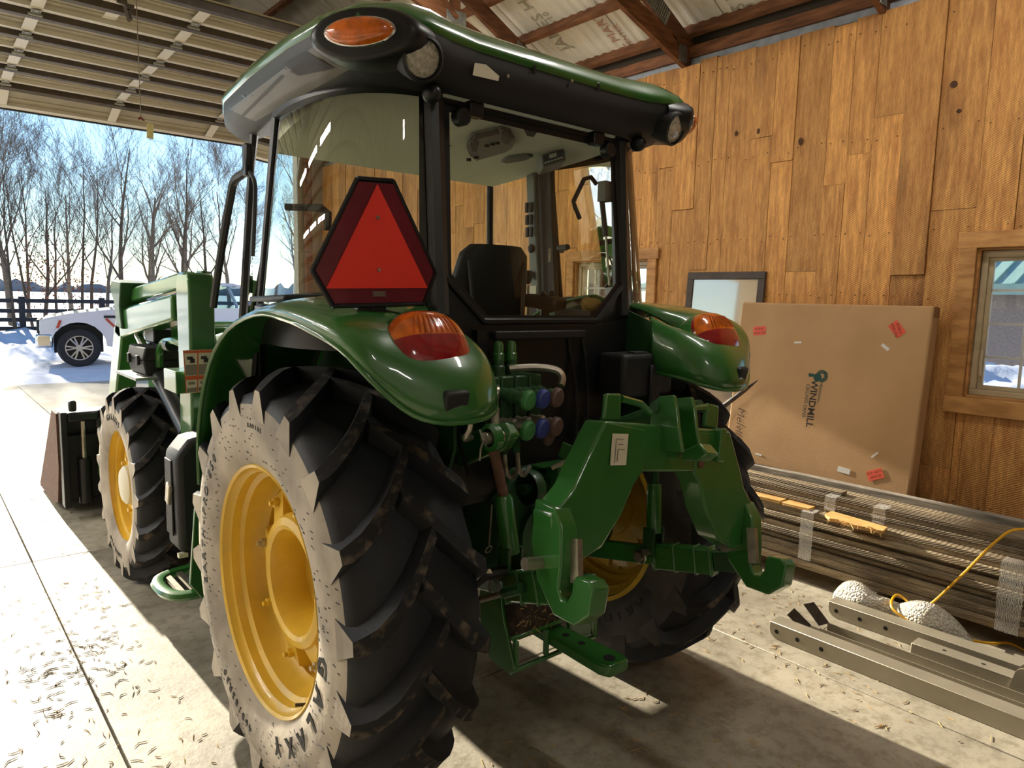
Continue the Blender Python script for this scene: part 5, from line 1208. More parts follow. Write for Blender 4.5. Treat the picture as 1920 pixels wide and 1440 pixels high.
# amber marker lights and work lamps at the rear corners
for sx in (-1, 1):
    c = V((sx * .762, -.292, 2.422)); dirn = V((sx * .80, -.60, -.05)).normalized(); u = V((0, 0, 1)).cross(dirn).normalized(); w_ = dirn.cross(u)
    pod = MB()
    def el(s, d, ru=.155, rw=.068): return [c + dirn * d + u * (ru * s * math.cos(a)) + w_ * (rw * s * math.sin(a)) for a in [k * 2 * PI / 28 for k in range(28)]]
    pod.loft([el(1.2, -.12), el(1.12, -.03), el(1.0, -.008), el(.9, -.006), el(.05, -.006)], cap=False); po = pod.build('light_pod', 'cab_black', TRX, smooth=60)
    MB().loft([el(.96, -.01, .108, .04), el(.95, .012, .108, .04), el(.82, .028, .108, .04), el(.5, .036, .108, .04), el(.02, .038, .108, .04)], cap=False).build('amber_light', 'amber', po, smooth=60)
    MB().loft([el(1.0, -.01, .11, .041), el(1.0, .008, .11, .041), el(.93, .01, .11, .041)], cap=False).build('lens_rim', 'chrome', po, smooth=60)
    lc = V((sx * .598, -.345, 2.377)); ld = V((.12 * sx, -.93, -.35)).normalized()
    wl2 = MB().lathe([(.025, -.12), (.05, -.10), (.062, -.05), (.066, .0), (.066, .028), (.058, .034), (.055, .024)], lc, ld, 28).build('work_lamp', 'plastic_black', TRX, smooth=50)
    MB().lathe([(.054, .022), (.05, .027), (.025, .032), (.001, .033)], lc, ld, 24).build('lamp_lens', 'lens', wl2, smooth=60)
    MB().tube([lc - ld * .09, lc - ld * .09 + V((0, .03, .06))], .02, 8).build('lamp_stem', 'cab_black', wl2)
    MB().ball((sx * .50, -.265, 2.31), (.03, .035, .03)).build('pillar_knob', 'cab_black', TRX)
# ------------------------------------------------------------------ cab interior
st_ = MB()
sb = [(1.30, .20, .24), (1.42, .22, .25), (1.6, .215, .2), (1.75, .20, .175), (1.86, .175, .15), (1.895, .13, .14)]
rings = []
for z, hw, y in sb: rings.append([V((.10 + hw * math.cos(a) * (1 if abs(math.cos(a)) < .8 else 1), y + .065 * math.sin(a), z)) for a in [k * 2 * PI / 20 for k in range(20)]])
st_.loft(rings); seat = st_.build('seat_back', 'seat_black', TRX, smooth=60)
MB().tube([V((-.06, .115, 1.83)), V((-.04, .10, 1.6)), V((-.05, .12, 1.4))], .008, 6).build('seat_seam', 'trim_dark', seat)
MB().tube([V((.24, .115, 1.83)), V((.22, .10, 1.6)), V((.23, .12, 1.4))], .008, 6).build('seat_seam', 'trim_dark', seat)
MB().box((.10, .42, 1.30), (.46, .46, .14)).build('seat_cushion', 'seat_black', TRX, bevel=.05, seg=3)
MB().bb(-.05, .25, .25, .6, 1.0, 1.23).build('seat_base', 'cab_black', TRX)
MB().bb(.34, .62, -.22, .62, 1.0, 1.60).build('side_console', 'trim_grey', TRX, bevel=.03)
MB().box((.37, .12, 1.665), (.10, .18, .06), (.1, 0, .2)).build('armrest', 'seat_black', TRX, bevel=.015)
MB().tube([V((.37, .12, 1.60)), V((.37, .12, 1.66))], .02, 8).build('armrest_post', 'cab_black', TRX)
for q in ((.34, .10, 1.70), (.38, .09, 1.705)): MB().ball(q, .014).build('rocker_knob', 'cab_black', TRX)
MB().tube([V((.36, .22, 1.6)), V((.352, .215, 1.74))], .007, 6).build('lever', 'zinc', TRX); MB().ball((.35, .215, 1.775), (.018, .018, .032)).build('lever_knob', 'seat_black', TRX)
MB().box((.50, -.02, 1.62), (.25, .18, .03), (0, 0, .2)).build('tray', 'trim_dark', TRX)
gl = MB().tube(smooth_path([(.42, -.10, 1.645), (.47, -.04, 1.665), (.53, 0, 1.66), (.60, -.03, 1.645)], 4), .03, 8); gl.ball((.45, -.09, 1.66), (.05, .04, .03)); gl.ball((.58, -.02, 1.65), (.05, .03, .028)); gl.build('work_gloves', 'glove', TRX)
for q in ((.43, -.225, 1.55), (.49, -.225, 1.555)): MB().cyl(q, V(q) + V((0, -.015, 0)), .016, 12).build('socket', 'cab_black', TRX)
# right post with buttons
MB().prism([V((.72, .36, 1.35)), V((.76, .50, 1.35)), V((.695, .52, 2.34)), V((.655, .38, 2.34))], (-.035, 0, 0)).build('post_trim', 'trim_dark', TRX, bevel=.01)
ptr = MB().prism([V((.685, .45, 1.4)), V((.70, .53, 1.4)), V((.645, .55, 2.3)), V((.63, .47, 2.3))], (-.03, 0, 0)).build('post_panel', 'trim_grey', TRX, bevel=.01)
for k in range(3):
    for yy in (.485, .515): MB().box((.598 + k * .003, yy, 2.13 - k * .06), (.012, .02, .05)).build('vent_slat', 'trim_dark', ptr, bevel=.004)
for z in (1.93, 1.80): MB().ball((.62, .50, z), (.014, .022, .022)).build('button', 'trim_dark', ptr)
MB().box((.638, .50, 1.70), (.006, .055, .09)).build('decal', 'decal_white', ptr); MB().box((.648, .50, 1.60), (.006, .055, .07)).build('decal', 'grille_dark', ptr)
MB().tube([V((.70, .36, 1.92)), V((.62, .30, 1.925)), V((.60, .22, 1.925))], .014, 8).build('door_pull', 'trim_dark', TRX)
MB().tube([V((.62, .36, 1.925)), V((.62, .36, 1.86))], .008, 6).build('door_latch', 'zinc', TRX)
# overhead console on the right of the headliner
def hlp(px_, py_, lift=.0):
    r = ray(px_, py_); t = (2.376 - .11 * (CAM.y + .2) - CAM.z - lift) / (r.z + .11 * r.y); return CAM + r * t
def face(pix, name, mt_, par, dep=.008, lift=.004):
    return MB().prism([hlp(px_, py_, lift) for px_, py_ in pix], (0, 0, -dep)).build(name, mt_, par, bevel=.002)
hv = face([(876, 258), (884, 248), (940, 236), (956, 240), (965, 256), (960, 272), (948, 280), (893, 296), (880, 285), (874, 270)], 'climate_panel', 'trim_grey', TRX, .014)
face([(880, 266), (890, 258), (898, 268), (893, 283), (884, 282)], 'speaker', 'trim_dark', hv, .004, .018); face([(942, 246), (952, 243), (960, 256), (955, 270), (944, 268), (938, 257)], 'speaker', 'trim_dark', hv, .004, .018)
for k in range(4): face([(890 + k, 251 + k * 2.6), (934 + k, 241 + k * 2.6), (934 + k, 242.4 + k * 2.6), (890 + k, 252.4 + k * 2.6)], 'vent_slot', 'cab_black', hv, .003, .018)
for (px_, py_) in ((913, 271), (923, 268), (932, 266), (879, 297), (893, 293)):
    q = hlp(px_, py_, .016); MB().cyl(q, q + V((0, 0, -.012)), .011, 12).build('knob', 'cab_black', hv)
face([(982, 240), (990, 236), (1003, 238), (1007, 246), (1000, 255), (988, 252)], 'dome_switch', 'trim_dark', TRX, .006)
face([(940, 300), (955, 292), (990, 288), (1000, 290), (985, 297), (950, 303)], 'visor', 'trim_grey', TRX, .01)
rdo = MB().prism([at(px_, py_, Y=y_) for px_, py_, y_ in ((1014, 290, .20), (1058, 275, .12), (1062, 301, .12), (1018, 315, .20))], (.12, .16, .0)).build('radio', 'trim_grey', TRX, bevel=.006)
def rface(pix, name, mt_, dep=.003, d=.004):
    MB().prism([at(px_, py_, Y=lerp(.20, .12, (px_ - 1014) / 44) - d) for px_, py_ in pix], (.3 * dep, dep, 0)).build(name, mt_, rdo)
rface([(1018, 291), (1055, 279), (1058, 299), (1021, 311)], 'radio_face', 'trim_dark', .004, .003); rface([(1030, 290), (1043, 286), (1044, 293), (1031, 297)], 'radio_screen', 'display', .003, .005)
for k in range(6): rface([(1021 + k * 6, 304 - k * 1.9), (1025 + k * 6, 303 - k * 1.9), (1025.5 + k * 6, 306 - k * 1.9), (1021.5 + k * 6, 307 - k * 1.9)], 'radio_button', 'display', .003, .005)
# left hand lamp cluster behind the left rear post and steering wheel
for z in (2.13, 2.07): MB().cyl((-.37, -.13, z), (-.365, -.10, z), .024, 14).build('speaker_round', 'cab_black', TRX)
MB().tube([V((.05 + .2 * math.cos(a), .78 + .12 * math.sin(a), 1.62 + .1 * math.sin(a))) for a in [k * PI / 12 for k in range(25)]], .014, 8).build('steering_wheel', 'cab_black', TRX)
MB().tube([V((.05, .78, 1.62)), V((.05, .9, 1.3))], .04, 8).build('steering_column', 'cab_black', TRX)
MB().bb(-.3, .4, .86, .93, 1.25, 1.5).build('dashboard', 'cab_black', TRX, bevel=.03)
# quarter window latch and mirror / grab rail
q = at(535, 388, X=-.79); MB().tube([q, q + V((.04, -.03, 0)), q + V((.09, -.08, 0)), q + V((.105, -.1, -.02)), q + V((.105, -.1, -.075))], [.012, .012, .014, .016, .014], 8).build('window_latch', 'trim_dark', TRX)
hr = [at(px_, py_, X=-.765) for px_, py_ in ((466, 272), (463, 318), (440, 338), (432, 372), (420, 440), (406, 530), (400, 575))]
MB().tube(smooth_path(hr, 4), .017, 8).build('grab_rail', 'cab_black', TRX)
hr2 = [at(px_, py_, X=-.765) for px_, py_ in ((464, 318), (477, 340), (478, 380), (474, 480))]; MB().tube(smooth_path(hr2, 4), .008, 6).build('mirror_arm', 'trim_dark', TRX)
q = at(464, 300, X=-.765); MB().box(q, (.03, .04, .12)).build('rail_clamp', 'cab_black', TRX, bevel=.006)
# ------------------------------------------------------------------ tractor rear end
# castings: gearbox, axle tubes, final drives
MB().loft([[V((x, y, z)) for x, z in ((-.20, .62), (.20, .62), (.22, .95), (.14, 1.06), (-.14, 1.06), (-.22, .95))] for y in (-.30, .1, .9)]).build('gearbox', 'jd_green_dull', TRX, bevel=.02)
for sx in (-1, 1):
    MB().lathe([(.16, .18), (.15, .22), (.12, .26), (.115, .40), (.15, .44), (.2, .47), (.2, .55), (.14, .58)], (0, AY, AZ), (sx, 0, 0), 28).build('axle_housing', 'jd_green_dull', TRX, smooth=40)
    for k in range(10): a = 2 * PI * k / 10; q = V((sx * .468, AY + .18 * math.sin(a), AZ + .18 * math.cos(a))); MB().cyl(q, q - V((sx * .014, 0, 0)), .011, 6).build('axle_bolt', 'jd_green_dull', TRX)
MB().lathe([(.001, -.03), (.10, -.03), (.13, -.02), (.13, .03), (.16, .04)], (0, -.31, .80), (0, 1, 0), 24).build('rear_cover', 'jd_green_dull', TRX)
MB().cyl((0, -.33, .66), (0, -.42, .66), .022, 12).build('pto_shaft', 'zinc', TRX)
MB().lathe([(.085, 0), (.085, -.1), (.08, -.1), (.08, 0)], (0, -.31, .66), (0, 1, 0), 20, a0=-.2, a1=PI + .2).build('pto_guard', 'cab_black', TRX)
# rockshaft, lift arms, lift rods, lower links
MB().cyl((-.36, -.18, 1.12), (.36, -.18, 1.12), .055, 20).build('rockshaft', 'jd_green_dull', TRX)
for sx, dz in ((-1, .03), (1, -.05)):
    arm = [V((sx * .33, -.10, 1.10)), V((sx * .33, -.10, 1.19)), V((sx * .33, -.26, 1.21)), V((sx * .33, -.50, 1.26 + dz)), V((sx * .33, -.54, 1.22 + dz)), V((sx * .33, -.50, 1.17 + dz)), V((sx * .33, -.28, 1.10))]
    MB().prism(arm, (sx * .05, 0, 0)).build('lift_arm', 'jd_green', TRX, bevel=.012)
    pa_ = V((sx * .40, -.50, 1.215 + dz)); MB().cyl(pa_ - V((.07 * sx, 0, 0)), pa_ + V((.05 * sx, 0, 0)), .02, 12).build('arm_pin', 'zinc', TRX)
    MB().lathe([(.03, -.016), (.045, -.012), (.045, .012), (.03, .016)], pa_ + V((sx * .02, 0, 0)), (sx, 0, 0), 20).build('rod_eye', 'jd_green', TRX)
    MB().tube([pa_ + V((sx * .07, 0, .03)), pa_ + V((sx * .07, -.02, .0)), pa_ + V((sx * .065, 0, -.03)), pa_ + V((sx * .06, .01, -.07))], .0035, 5).build('hitch_clip', 'zinc', TRX)
    pb = V((sx * .365, -.54, .80 + dz)); mid = pa_.lerp(pb, .45)
    MB().tube([pa_ + V((sx * .015, 0, -.03)), mid], .017, 10).build('lift_rod', 'rust' if sx < 0 else 'jd_green_dull', TRX)
    MB().tube([mid, mid.lerp(pb, .05), pb + V((0, 0, .04))], [.024, .03, .03], 12).build('rod_sleeve', 'jd_green', TRX)
    MB().bar(pb + V((-.028, 0, .06)), pb + V((-.028, 0, -.05)), .012, .05, (0, 1, 0)).build('clevis', 'jd_green_dull', TRX); MB().bar(pb + V((.028, 0, .06)), pb + V((.028, 0, -.05)), .012, .05, (0, 1, 0)).build('clevis', 'jd_green_dull', TRX)
    MB().cyl(pb + V((-.05, 0, -.03)), pb + V((.05, 0, -.03)), .014, 10).build('clevis_pin', 'zinc', TRX)
    # lower link: inner bar, telescoping end block
    la = V((sx * .27, .0, .62)); lb_ = V((sx * .385, -.62, .76 + dz)); lc_ = V((sx * .425, -.96, .86 + dz * 1.7))
    ll = MB().bar(la, lb_, .03, .075).build('lower_link', 'jd_green', TRX, bevel=.006)
    MB().bar(lb_.lerp(lc_, -.25), lb_.lerp(lc_, .5), .05, .10).build('link_block', 'jd_green', ll, bevel=.01)
    for t in (-.2, .05, .3, .48): q = lb_.lerp(lc_, t); MB().bar(q - (lc_ - lb_) * .012, q + (lc_ - lb_) * .012, .058, .108).build('block_rib', 'jd_green', ll, bevel=.004)
    MB().bar(lb_.lerp(lc_, .5), lc_, .03, .07).build('link_end', 'jd_green_dull', ll, bevel=.006)
    q = lb_.lerp(lc_, -.35); MB().cyl(q + V((sx * -.03, 0, 0)), q + V((sx * -.05, 0, 0)), .02, 12).build('link_bolt', 'zinc', ll); MB().lathe([(.026, -.004), (.031, 0), (.026, .004)], q + V((-.034 if sx > 0 else -.03, 0, 0)), (1, 0, 0), 18).build('link_ring', 'zinc', ll)
# left sway bar: turnbuckle with bright zinc rod
t0_, t1_ = at(878, 1131, Y=-.40), at(978, 1103, Y=-.68)
sb_ = MB().tube([t0_, t0_.lerp(t1_, .25)], .012, 8).build('sway_bar', 'cab_black', TRX)
MB().tube([t0_.lerp(t1_, .2), t0_.lerp(t1_, .75)], .010, 8).build('bright_rod', 'zinc', sb_); MB().tube([t0_.lerp(t1_, .7), t1_], .018, 8).build('threaded_end', 'jd_green_dull', sb_)
MB().lathe([(.014, -.01), (.026, -.008), (.026, .008), (.014, .01)], t0_, (1, .3, 0), 16).build('eye_end', 'cab_black', sb_)
q = t0_.lerp(t1_, .5) + V((0, 0, .05)); MB().tube([q + V((-.06, .05, -.02)), q + V((-.02, .02, .02)), q + V((.04, -.02, .03))], [.02, .022, .015], 8).build('pull_handle', 'cab_black', sb_)
MB().bar(q + V((-.07, .04, .0)), q + V((-.01, 0, .035)), .012, .022).build('bright_tab', 'zinc', sb_)
# drawbar support frame with straw mud, drawbar
for x in (-.215, .20):
    MB().prism([V((x, -.18, .64)), V((x, -.30, .66)), V((x, -.33, .52)), V((x, -.40, .36)), V((x, -.38, .33)), V((x, -.26, .34)), V((x, -.2, .44))], (.016, 0, 0)).build('frame_plate', 'jd_green', TRX, bevel=.004)
fb = MB(); fb.bb(-.215, .216, -.40, -.385, .345, .36); fb.bb(-.215, .216, -.385, -.37, .46, .475)
for x in (-.21, -.06, .06, .2): fb.bb(x, x + .016, -.40, -.38, .36, .462)
fb.build('frame_grid', 'jd_green', TRX, bevel=.003)
MB().bb(-.2, .2, -.38, -.15, .44, .62).build('mud_cake', 'mud', TRX, bevel=.03)
dbp = [V((-.035, -.15, .40)), V((.035, -.15, .40)), V((.065, -.66, .40)), V((.05, -.70, .40)), V((-.045, -.70, .40)), V((-.06, -.66, .40))]
db = MB().prism(dbp, (0, 0, .042)).build('drawbar', 'jd_green', TRX, bevel=.008)
for yy, r_ in ((-.655, .022), (-.52, .014), (-.44, .014)): MB().cyl((0, yy, .435), (0, yy, .4435), r_, 16).build('pin_hole', 'hole_dark', db)
rm = random.Random(8); mb = MB()
for k in range(110):
    p = V((rm.uniform(-.19, .19), rm.uniform(-.39, -.37), rm.uniform(.45, .62))); d = V((rm.uniform(-.03, .03), rm.uniform(-.015, 0), rm.uniform(-.02, .02))); mb.tube([p, p + d], .0013, 3)
tag(mb.build('straw_tufts', 'straw', TRX, merge=False), kind='stuff')
# ------------------------------------------------------------------ quick hitch frame
HO = V((0, -.87, 1.20)); HR = Matrix.Rotation(math.radians(-4.0), 3, 'Z') @ Matrix.Rotation(math.radians(8.0), 3, 'Y') @ Matrix.Rotation(math.radians(-5), 3, 'X')
H = lambda u, v, w: HO + HR @ V((u, v, w))
bm_ = [(-.295, .095), (.295, .095), (.305, .03), (.12, -.05), (-.12, -.05), (-.305, .03)]
hb_ = MB().prism([H(u, .0, w) for u, w in bm_], HR @ V((0, .085, 0))).build('quick_hitch_beam', 'jd_green', TRX, bevel=.008)
for sx in (-1, 1):
    leg = [(sx * .295, .095), (sx * .12, .08), (sx * .12, -.05), (sx * .155, -.09), (sx * .20, -.18), (sx * .27, -.27), (sx * .36, -.31), (sx * .415, -.30), (sx * .46, -.25), (sx * .47, -.17), (sx * .40, -.10), (sx * .36, -.02)]
    lg = MB().prism([H(u, -.002, w) for u, w in leg], HR @ V((0, .09, 0))).build('quick_hitch_leg', 'jd_green', TRX, bevel=.008)
    hk = [(.085, -.14), (.0, -.15), (-.035, -.20), (-.045, -.30), (-.042, -.36), (-.058, -.385), (-.08, -.385), (-.094, -.36), (-.094, -.33), (-.105, -.312), (-.155, -.312), (-.175, -.33), (-.165, -.40), (-.115, -.44), (-.03, -.435), (.05, -.36), (.09, -.26)]
    ho = MB().prism([H(sx * .405, v, w) for v, w in hk], HR @ V((sx * .06, 0, 0))).build('lower_hook', 'jd_green', TRX, bevel=.006)
    MB().bar(H(sx * .405 - .012, -.045, -.23), H(sx * .405 - .012, -.062, -.345), .02, .03, (0, 1, 0)).build('lock_lever', 'zinc', ho)
    MB().cyl(H(sx * .40 - .002, .02, -.24), H(sx * .40 - .0, .02, -.24) + HR @ V((-.006, 0, 0)), .010, 10).build('hook_hole', 'hole_dark', ho)
    MB().cyl(H(sx * .36, .04, -.31), H(sx * .52, .04, -.31), .018, 12).build('hitch_pin', 'zinc', ho)
    # spring levers on top
    lv = MB().prism([H(sx * .27, .03, .095), H(sx * .27, .03, .175), H(sx * .205, .03, .18), H(sx * .20, .03, .10)], HR @ V((0, .018, 0))).build('release_plate', 'jd_green', TRX, bevel=.006)
    MB().tube([H(sx * .20, .035, .165), H(sx * .12, .03, .155), H(sx * .085, .02, .13)], .011, 6).build('release_handle', 'jd_green', lv)
# top hook tower
for u in (-.05, .035):
    pts = [(-.03, .06), (-.055, .10), (-.045, .165), (-.02, .185), (.035, .19), (.05, .15), (.06, .10), (.085, .02), (.06, .02), (-.02, .02)]
    MB().prism([H(u, v - .0, w) for v, w in [(-a, b) for a, b in pts]], HR @ V((.016, 0, 0))).build('top_hook_plate', 'jd_green', hb_, bevel=.004)
MB().prism([H(.02, -.02, .02), H(.02, -.09, .05), H(.02, -.125, .02), H(.02, -.09, -.005), H(.02, -.03, -.01)], HR @ V((.06, 0, 0))).build('top_hook', 'jd_green', hb_, bevel=.006)
MB().tube([H(-.06, .03, .15), H(.06, .03, .15)], .018, 12).build('top_pin', 'jd_green_dull', hb_)
MB().prism([H(-.27, -.0085, .06), H(-.205, -.0085, .062), H(-.205, -.0085, -.03), H(-.27, -.0085, -.032)], HR @ V((0, .002, 0))).build('instruction_decal', 'decal_white', hb_, smooth=0)
for k, (a, b, c_, d) in enumerate(((-.255, .045, -.225, .045), (-.255, .045, -.255, -.025), (-.245, .03, -.225, .03), (-.245, .015, -.218, .015), (-.245, .015, -.245, -.02))): MB().bar(H(a, -.0098, b), H(c_, -.0098, d), .002, .002).build('decal_line', 'decal_grey', hb_)
MB().cyl(H(.145, -.004, -.02), H(.145, -.012, -.02), .014, 10).build('plug_weld', 'rust', hb_)
MB().bar(H(.23, -.01, .10), H(.225, -.01, -.01), .035, .03, (0, 1, 0)).build('weld_strap', 'jd_green', hb_, bevel=.004)
# ------------------------------------------------------------------ hydraulic outlets
hy = MB()
for i in range(4): hy.bb(-.365 + i * .062, -.308 + i * .062, -.40, -.27, 1.22, 1.42)
scv = hy.build('valve_stack', 'jd_green_dull', TRX, bevel=.006)
for i in range(3):
    c = V((-.34 + i * .062, -.35, 1.42)); MB().lathe([(.024, 0), (.024, .03), (.018, .035), (.018, .05)], c, (0, 0, 1), 14).build('valve_cap', 'jd_green_dull', scv)
for x in (-.262, -.205): MB().lathe([(.02, 0), (.02, .05), (.022, .052), (.022, .08), (.018, .085), (.018, .11), (.012, .122), (.001, .125)], (x, -.33, 1.41), (0, 0, 1), 14).build('solenoid', 'jd_green', scv)
MB().bb(-.33, -.285, -.30, -.265, 1.42, 1.57).build('valve_lever_box', 'cab_black', scv)
for row, z in enumerate((1.365, 1.265)):
    for i, cm in enumerate(('cap_green', 'cap_blue', 'cap_brown')):
        c = V((-.30 + i * .064, -.40, z)); d = V((.25, -.95, -.12)).normalized()
        MB().lathe([(.02, 0), (.02, .03), (.026, .032), (.026, .05), (.02, .052), (.022, .075), (.026, .077), (.026, .10)], c, d, 16).build('coupler', 'jd_green_dull' if row == 0 else 'zinc', scv, smooth=40)
        e = c + d * .105; MB().lathe([(.001, .016), (.028, .014), (.034, .006), (.034, -.006), (.027, -.01)], e, d, 18).build('dust_cap', cm, scv)
    if row: MB().lathe([(.001, .01), (.03, .008), (.03, -.004)], V((-.155, -.48, 1.215)), V((.3, -.9, -.2)), 16).build('dust_cap', 'cap_brown', scv)
MB().tube(smooth_path([(-.34, -.42, 1.39), (-.36, -.45, 1.39), (-.375, -.46, 1.37), (-.378, -.46, 1.30), (-.376, -.455, 1.24)], 4), .009, 8).build('hydraulic_line', 'zinc', scv)
MB().tube([(-.377, -.46, 1.33), (-.377, -.46, 1.28)], .014, 8).build('line_fitting', 'zinc', scv)
for x in (-.325, -.27):
    MB().tube(smooth_path([(x, -.44, 1.225), (x, -.45, 1.16), (x + .01, -.45, 1.11), (x + .05, -.43, 1.08), (x + .12, -.38, 1.09)], 4), .008, 8).build('hydraulic_line', 'zinc', scv); MB().cyl((x, -.44, 1.24), (x, -.445, 1.17), .015, 6).build('line_fitting', 'jd_green_dull', scv)
MB().tube(smooth_path([(-.24, -.36, 1.44), (-.15, -.40, 1.445), (-.09, -.44, 1.435), (-.08, -.46, 1.41), (-.095, -.47, 1.385)], 4), .013, 8).build('return_pipe', 'zinc', scv)
MB().tube(smooth_path([(-.48, -.45, 1.35), (-.475, -.46, 1.28), (-.49, -.45, 1.24), (-.44, -.42, 1.235)], 4), .009, 8).build('fender_drain', 'zinc', TRX)
# top link bracket and rocker levers behind the hitch
br = MB().prism([V((-.08, -.32, 1.06)), V((-.08, -.45, 1.10)), V((-.08, -.47, 1.02)), V((-.08, -.36, .84)), V((-.08, -.31, .84))], (.015, 0, 0)); br.prism([V((.065, -.32, 1.06)), V((.065, -.45, 1.10)), V((.065, -.47, 1.02)), V((.065, -.36, .84)), V((.065, -.31, .84))], (.015, 0, 0)); br.bb(-.08, .08, -.40, -.31, 1.055, 1.075)
br.build('top_link_bracket', 'jd_green', TRX, bevel=.005)
MB().cyl((-.2, -.40, 1.02), (.12, -.40, 1.02), .02, 12).build('bracket_pin', 'jd_green_dull', TRX)
MB().lathe([(.06, -.02), (.065, 0), (.06, .02), (.02, .025)], (-.16, -.40, 1.02), (1, 0, 0), 20).build('sensing_cam', 'jd_green_dull', TRX)
MB().tube([V((-.10, -.44, 1.09)), V((-.06, -.47, 1.115)), V((-.03, -.49, 1.12))], .008, 8).build('pin_handle', 'zinc', TRX); MB().bar(V((-.03, -.49, 1.135)), V((-.028, -.495, 1.07)), .012, .02).build('pin_tab', 'zinc', TRX)
MB().bar(V((.02, -.36, 1.13)), V((.13, -.55, 1.06)), .012, .06, (0, 0, 1)).build('rocker_link', 'jd_green', TRX, bevel=.004)
MB().tube([V((.18, -.30, 1.14)), V((.24, -.62, 1.28)), V((.25, -.80, 1.33))], [.03, .03, .022], 10).build('top_link', 'jd_green_dull', TRX)
for pts in ([(.12, -.27, 1.56), (.16, -.30, 1.3), (.14, -.31, 1.12)], [(.2, -.27, 1.56), (.22, -.30, 1.35), (.19, -.32, 1.1)], [(-.42, -.27, 1.5), (-.44, -.34, 1.25), (-.42, -.38, 1.1)]): MB().tube(smooth_path(pts, 4), .007, 6).build('harness', 'cab_black', TRX)
# hose, black box under the right fender
bxr = MB().bb(.29, .60, -.42, -.28, 1.30, 1.475).build('tool_compartment', 'plastic_black', TRX, bevel=.02, seg=3)
MB().bb(.44, .50, -.435, -.42, 1.27, 1.43).build('latch', 'plastic_black', bxr, bevel=.01); MB().bb(.36, .44, -.41, -.37, 1.475, 1.482).build('lid_tab', 'trim_dark', bxr)
for q in ((.57, -.421, 1.455), (.585, -.421, 1.38)): MB().cyl(q, V(q) + V((0, -.006, 0)), .009, 10).build('bolt', 'zinc', bxr)
MB().tube([V((-.36, -.42, .86)), V((-.355, -.425, 1.0))], .004, 5).build('lynch_wire', 'zinc', TRX); MB().lathe([(.012, -.003), (.016, 0), (.012, .003)], V((-.36, -.42, .845)), (0, 1, .3), 14).build('lynch_ring', 'zinc', TRX)
# ------------------------------------------------------------------ front: hood, tank, step, axle
MB().loft([[V((x * s, y, z0 + (z - .95) * k)) for x, z in ((-.36, .95), (-.38, 1.3), (-.30, 1.5), (-.12, 1.57), (.12, 1.57), (.30, 1.5), (.38, 1.3), (.36, .95))] for y, s, k, z0 in ((.98, 1.0, 1.0, .95), (1.6, 1.0, .97, .95), (2.4, .95, .85, .95), (2.95, .88, .72, .95), (3.1, .8, .55, .97))]).build('hood', 'jd_green', TRX, bevel=.01, smooth=60)
MB().bb(-.25, .25, .8, 2.95, .55, .95).build('engine', 'cab_black', TRX)
MB().bb(-.62, .62, FYc - .08, FYc + .08, .46, .60).build('front_axle', 'jd_green_dull', TRX, bevel=.03)
for sx in (-1, 1):
    MB().lathe([(.11, .48), (.13, .56), (.13, .64), (.10, .66)], (0, FYc, FZc), (sx, 0, 0), 20).build('front_hub', 'jd_green_dull', TRX)
    tk_ = MB().loft([[V((sx * x, y, z)) for x, z in ((.895, .47), (.90, .93), (.84, 1.0), (.5, 1.07), (.5, .47))] for y in (1.18, 1.38)]).build('fuel_tank' if sx < 0 else 'battery_box', 'plastic_black', TRX, bevel=.03, seg=3)
    if sx < 0:
        MB().box((-.903, 1.30, .72), (.008, .10, .36)).build('tank_rib', 'grille_dark', tk_, bevel=.003); MB().box((-.91, 1.28, .74), (.02, .05, .1), (.3, 0, 0)).build('latch', 'zinc', tk_, bevel=.005)
        MB().box((-.88, 1.20, .46), (.04, .03, .02)).build('marker', 'decal_white', tk_)
    MB().prism([V((sx * .88, .92, .34)), V((sx * .93, .92, .42)), V((sx * .90, .92, .75)), V((sx * .80, .92, .92)), V((sx * .62, .92, .92)), V((sx * .62, .92, .6))], (0, .02, 0)).build('step_hanger', 'jd_green', TRX, bevel=.004)
    so_ = MB().tube(smooth_path([(sx * .74, .98, .36), (sx * .92, .98, .35), (sx * .985, 1.05, .35), (sx * .99, 1.2, .35), (sx * .92, 1.28, .35), (sx * .74, 1.28, .36)], 5), .022, 8, flat=1.4).build('step_rail', 'jd_green', TRX)
    for k in range(4): MB().bb(sx * (.76 + k * .055), sx * (.785 + k * .055), 1.0, 1.26, .345, .36).build('tread_bar', 'zinc', so_)
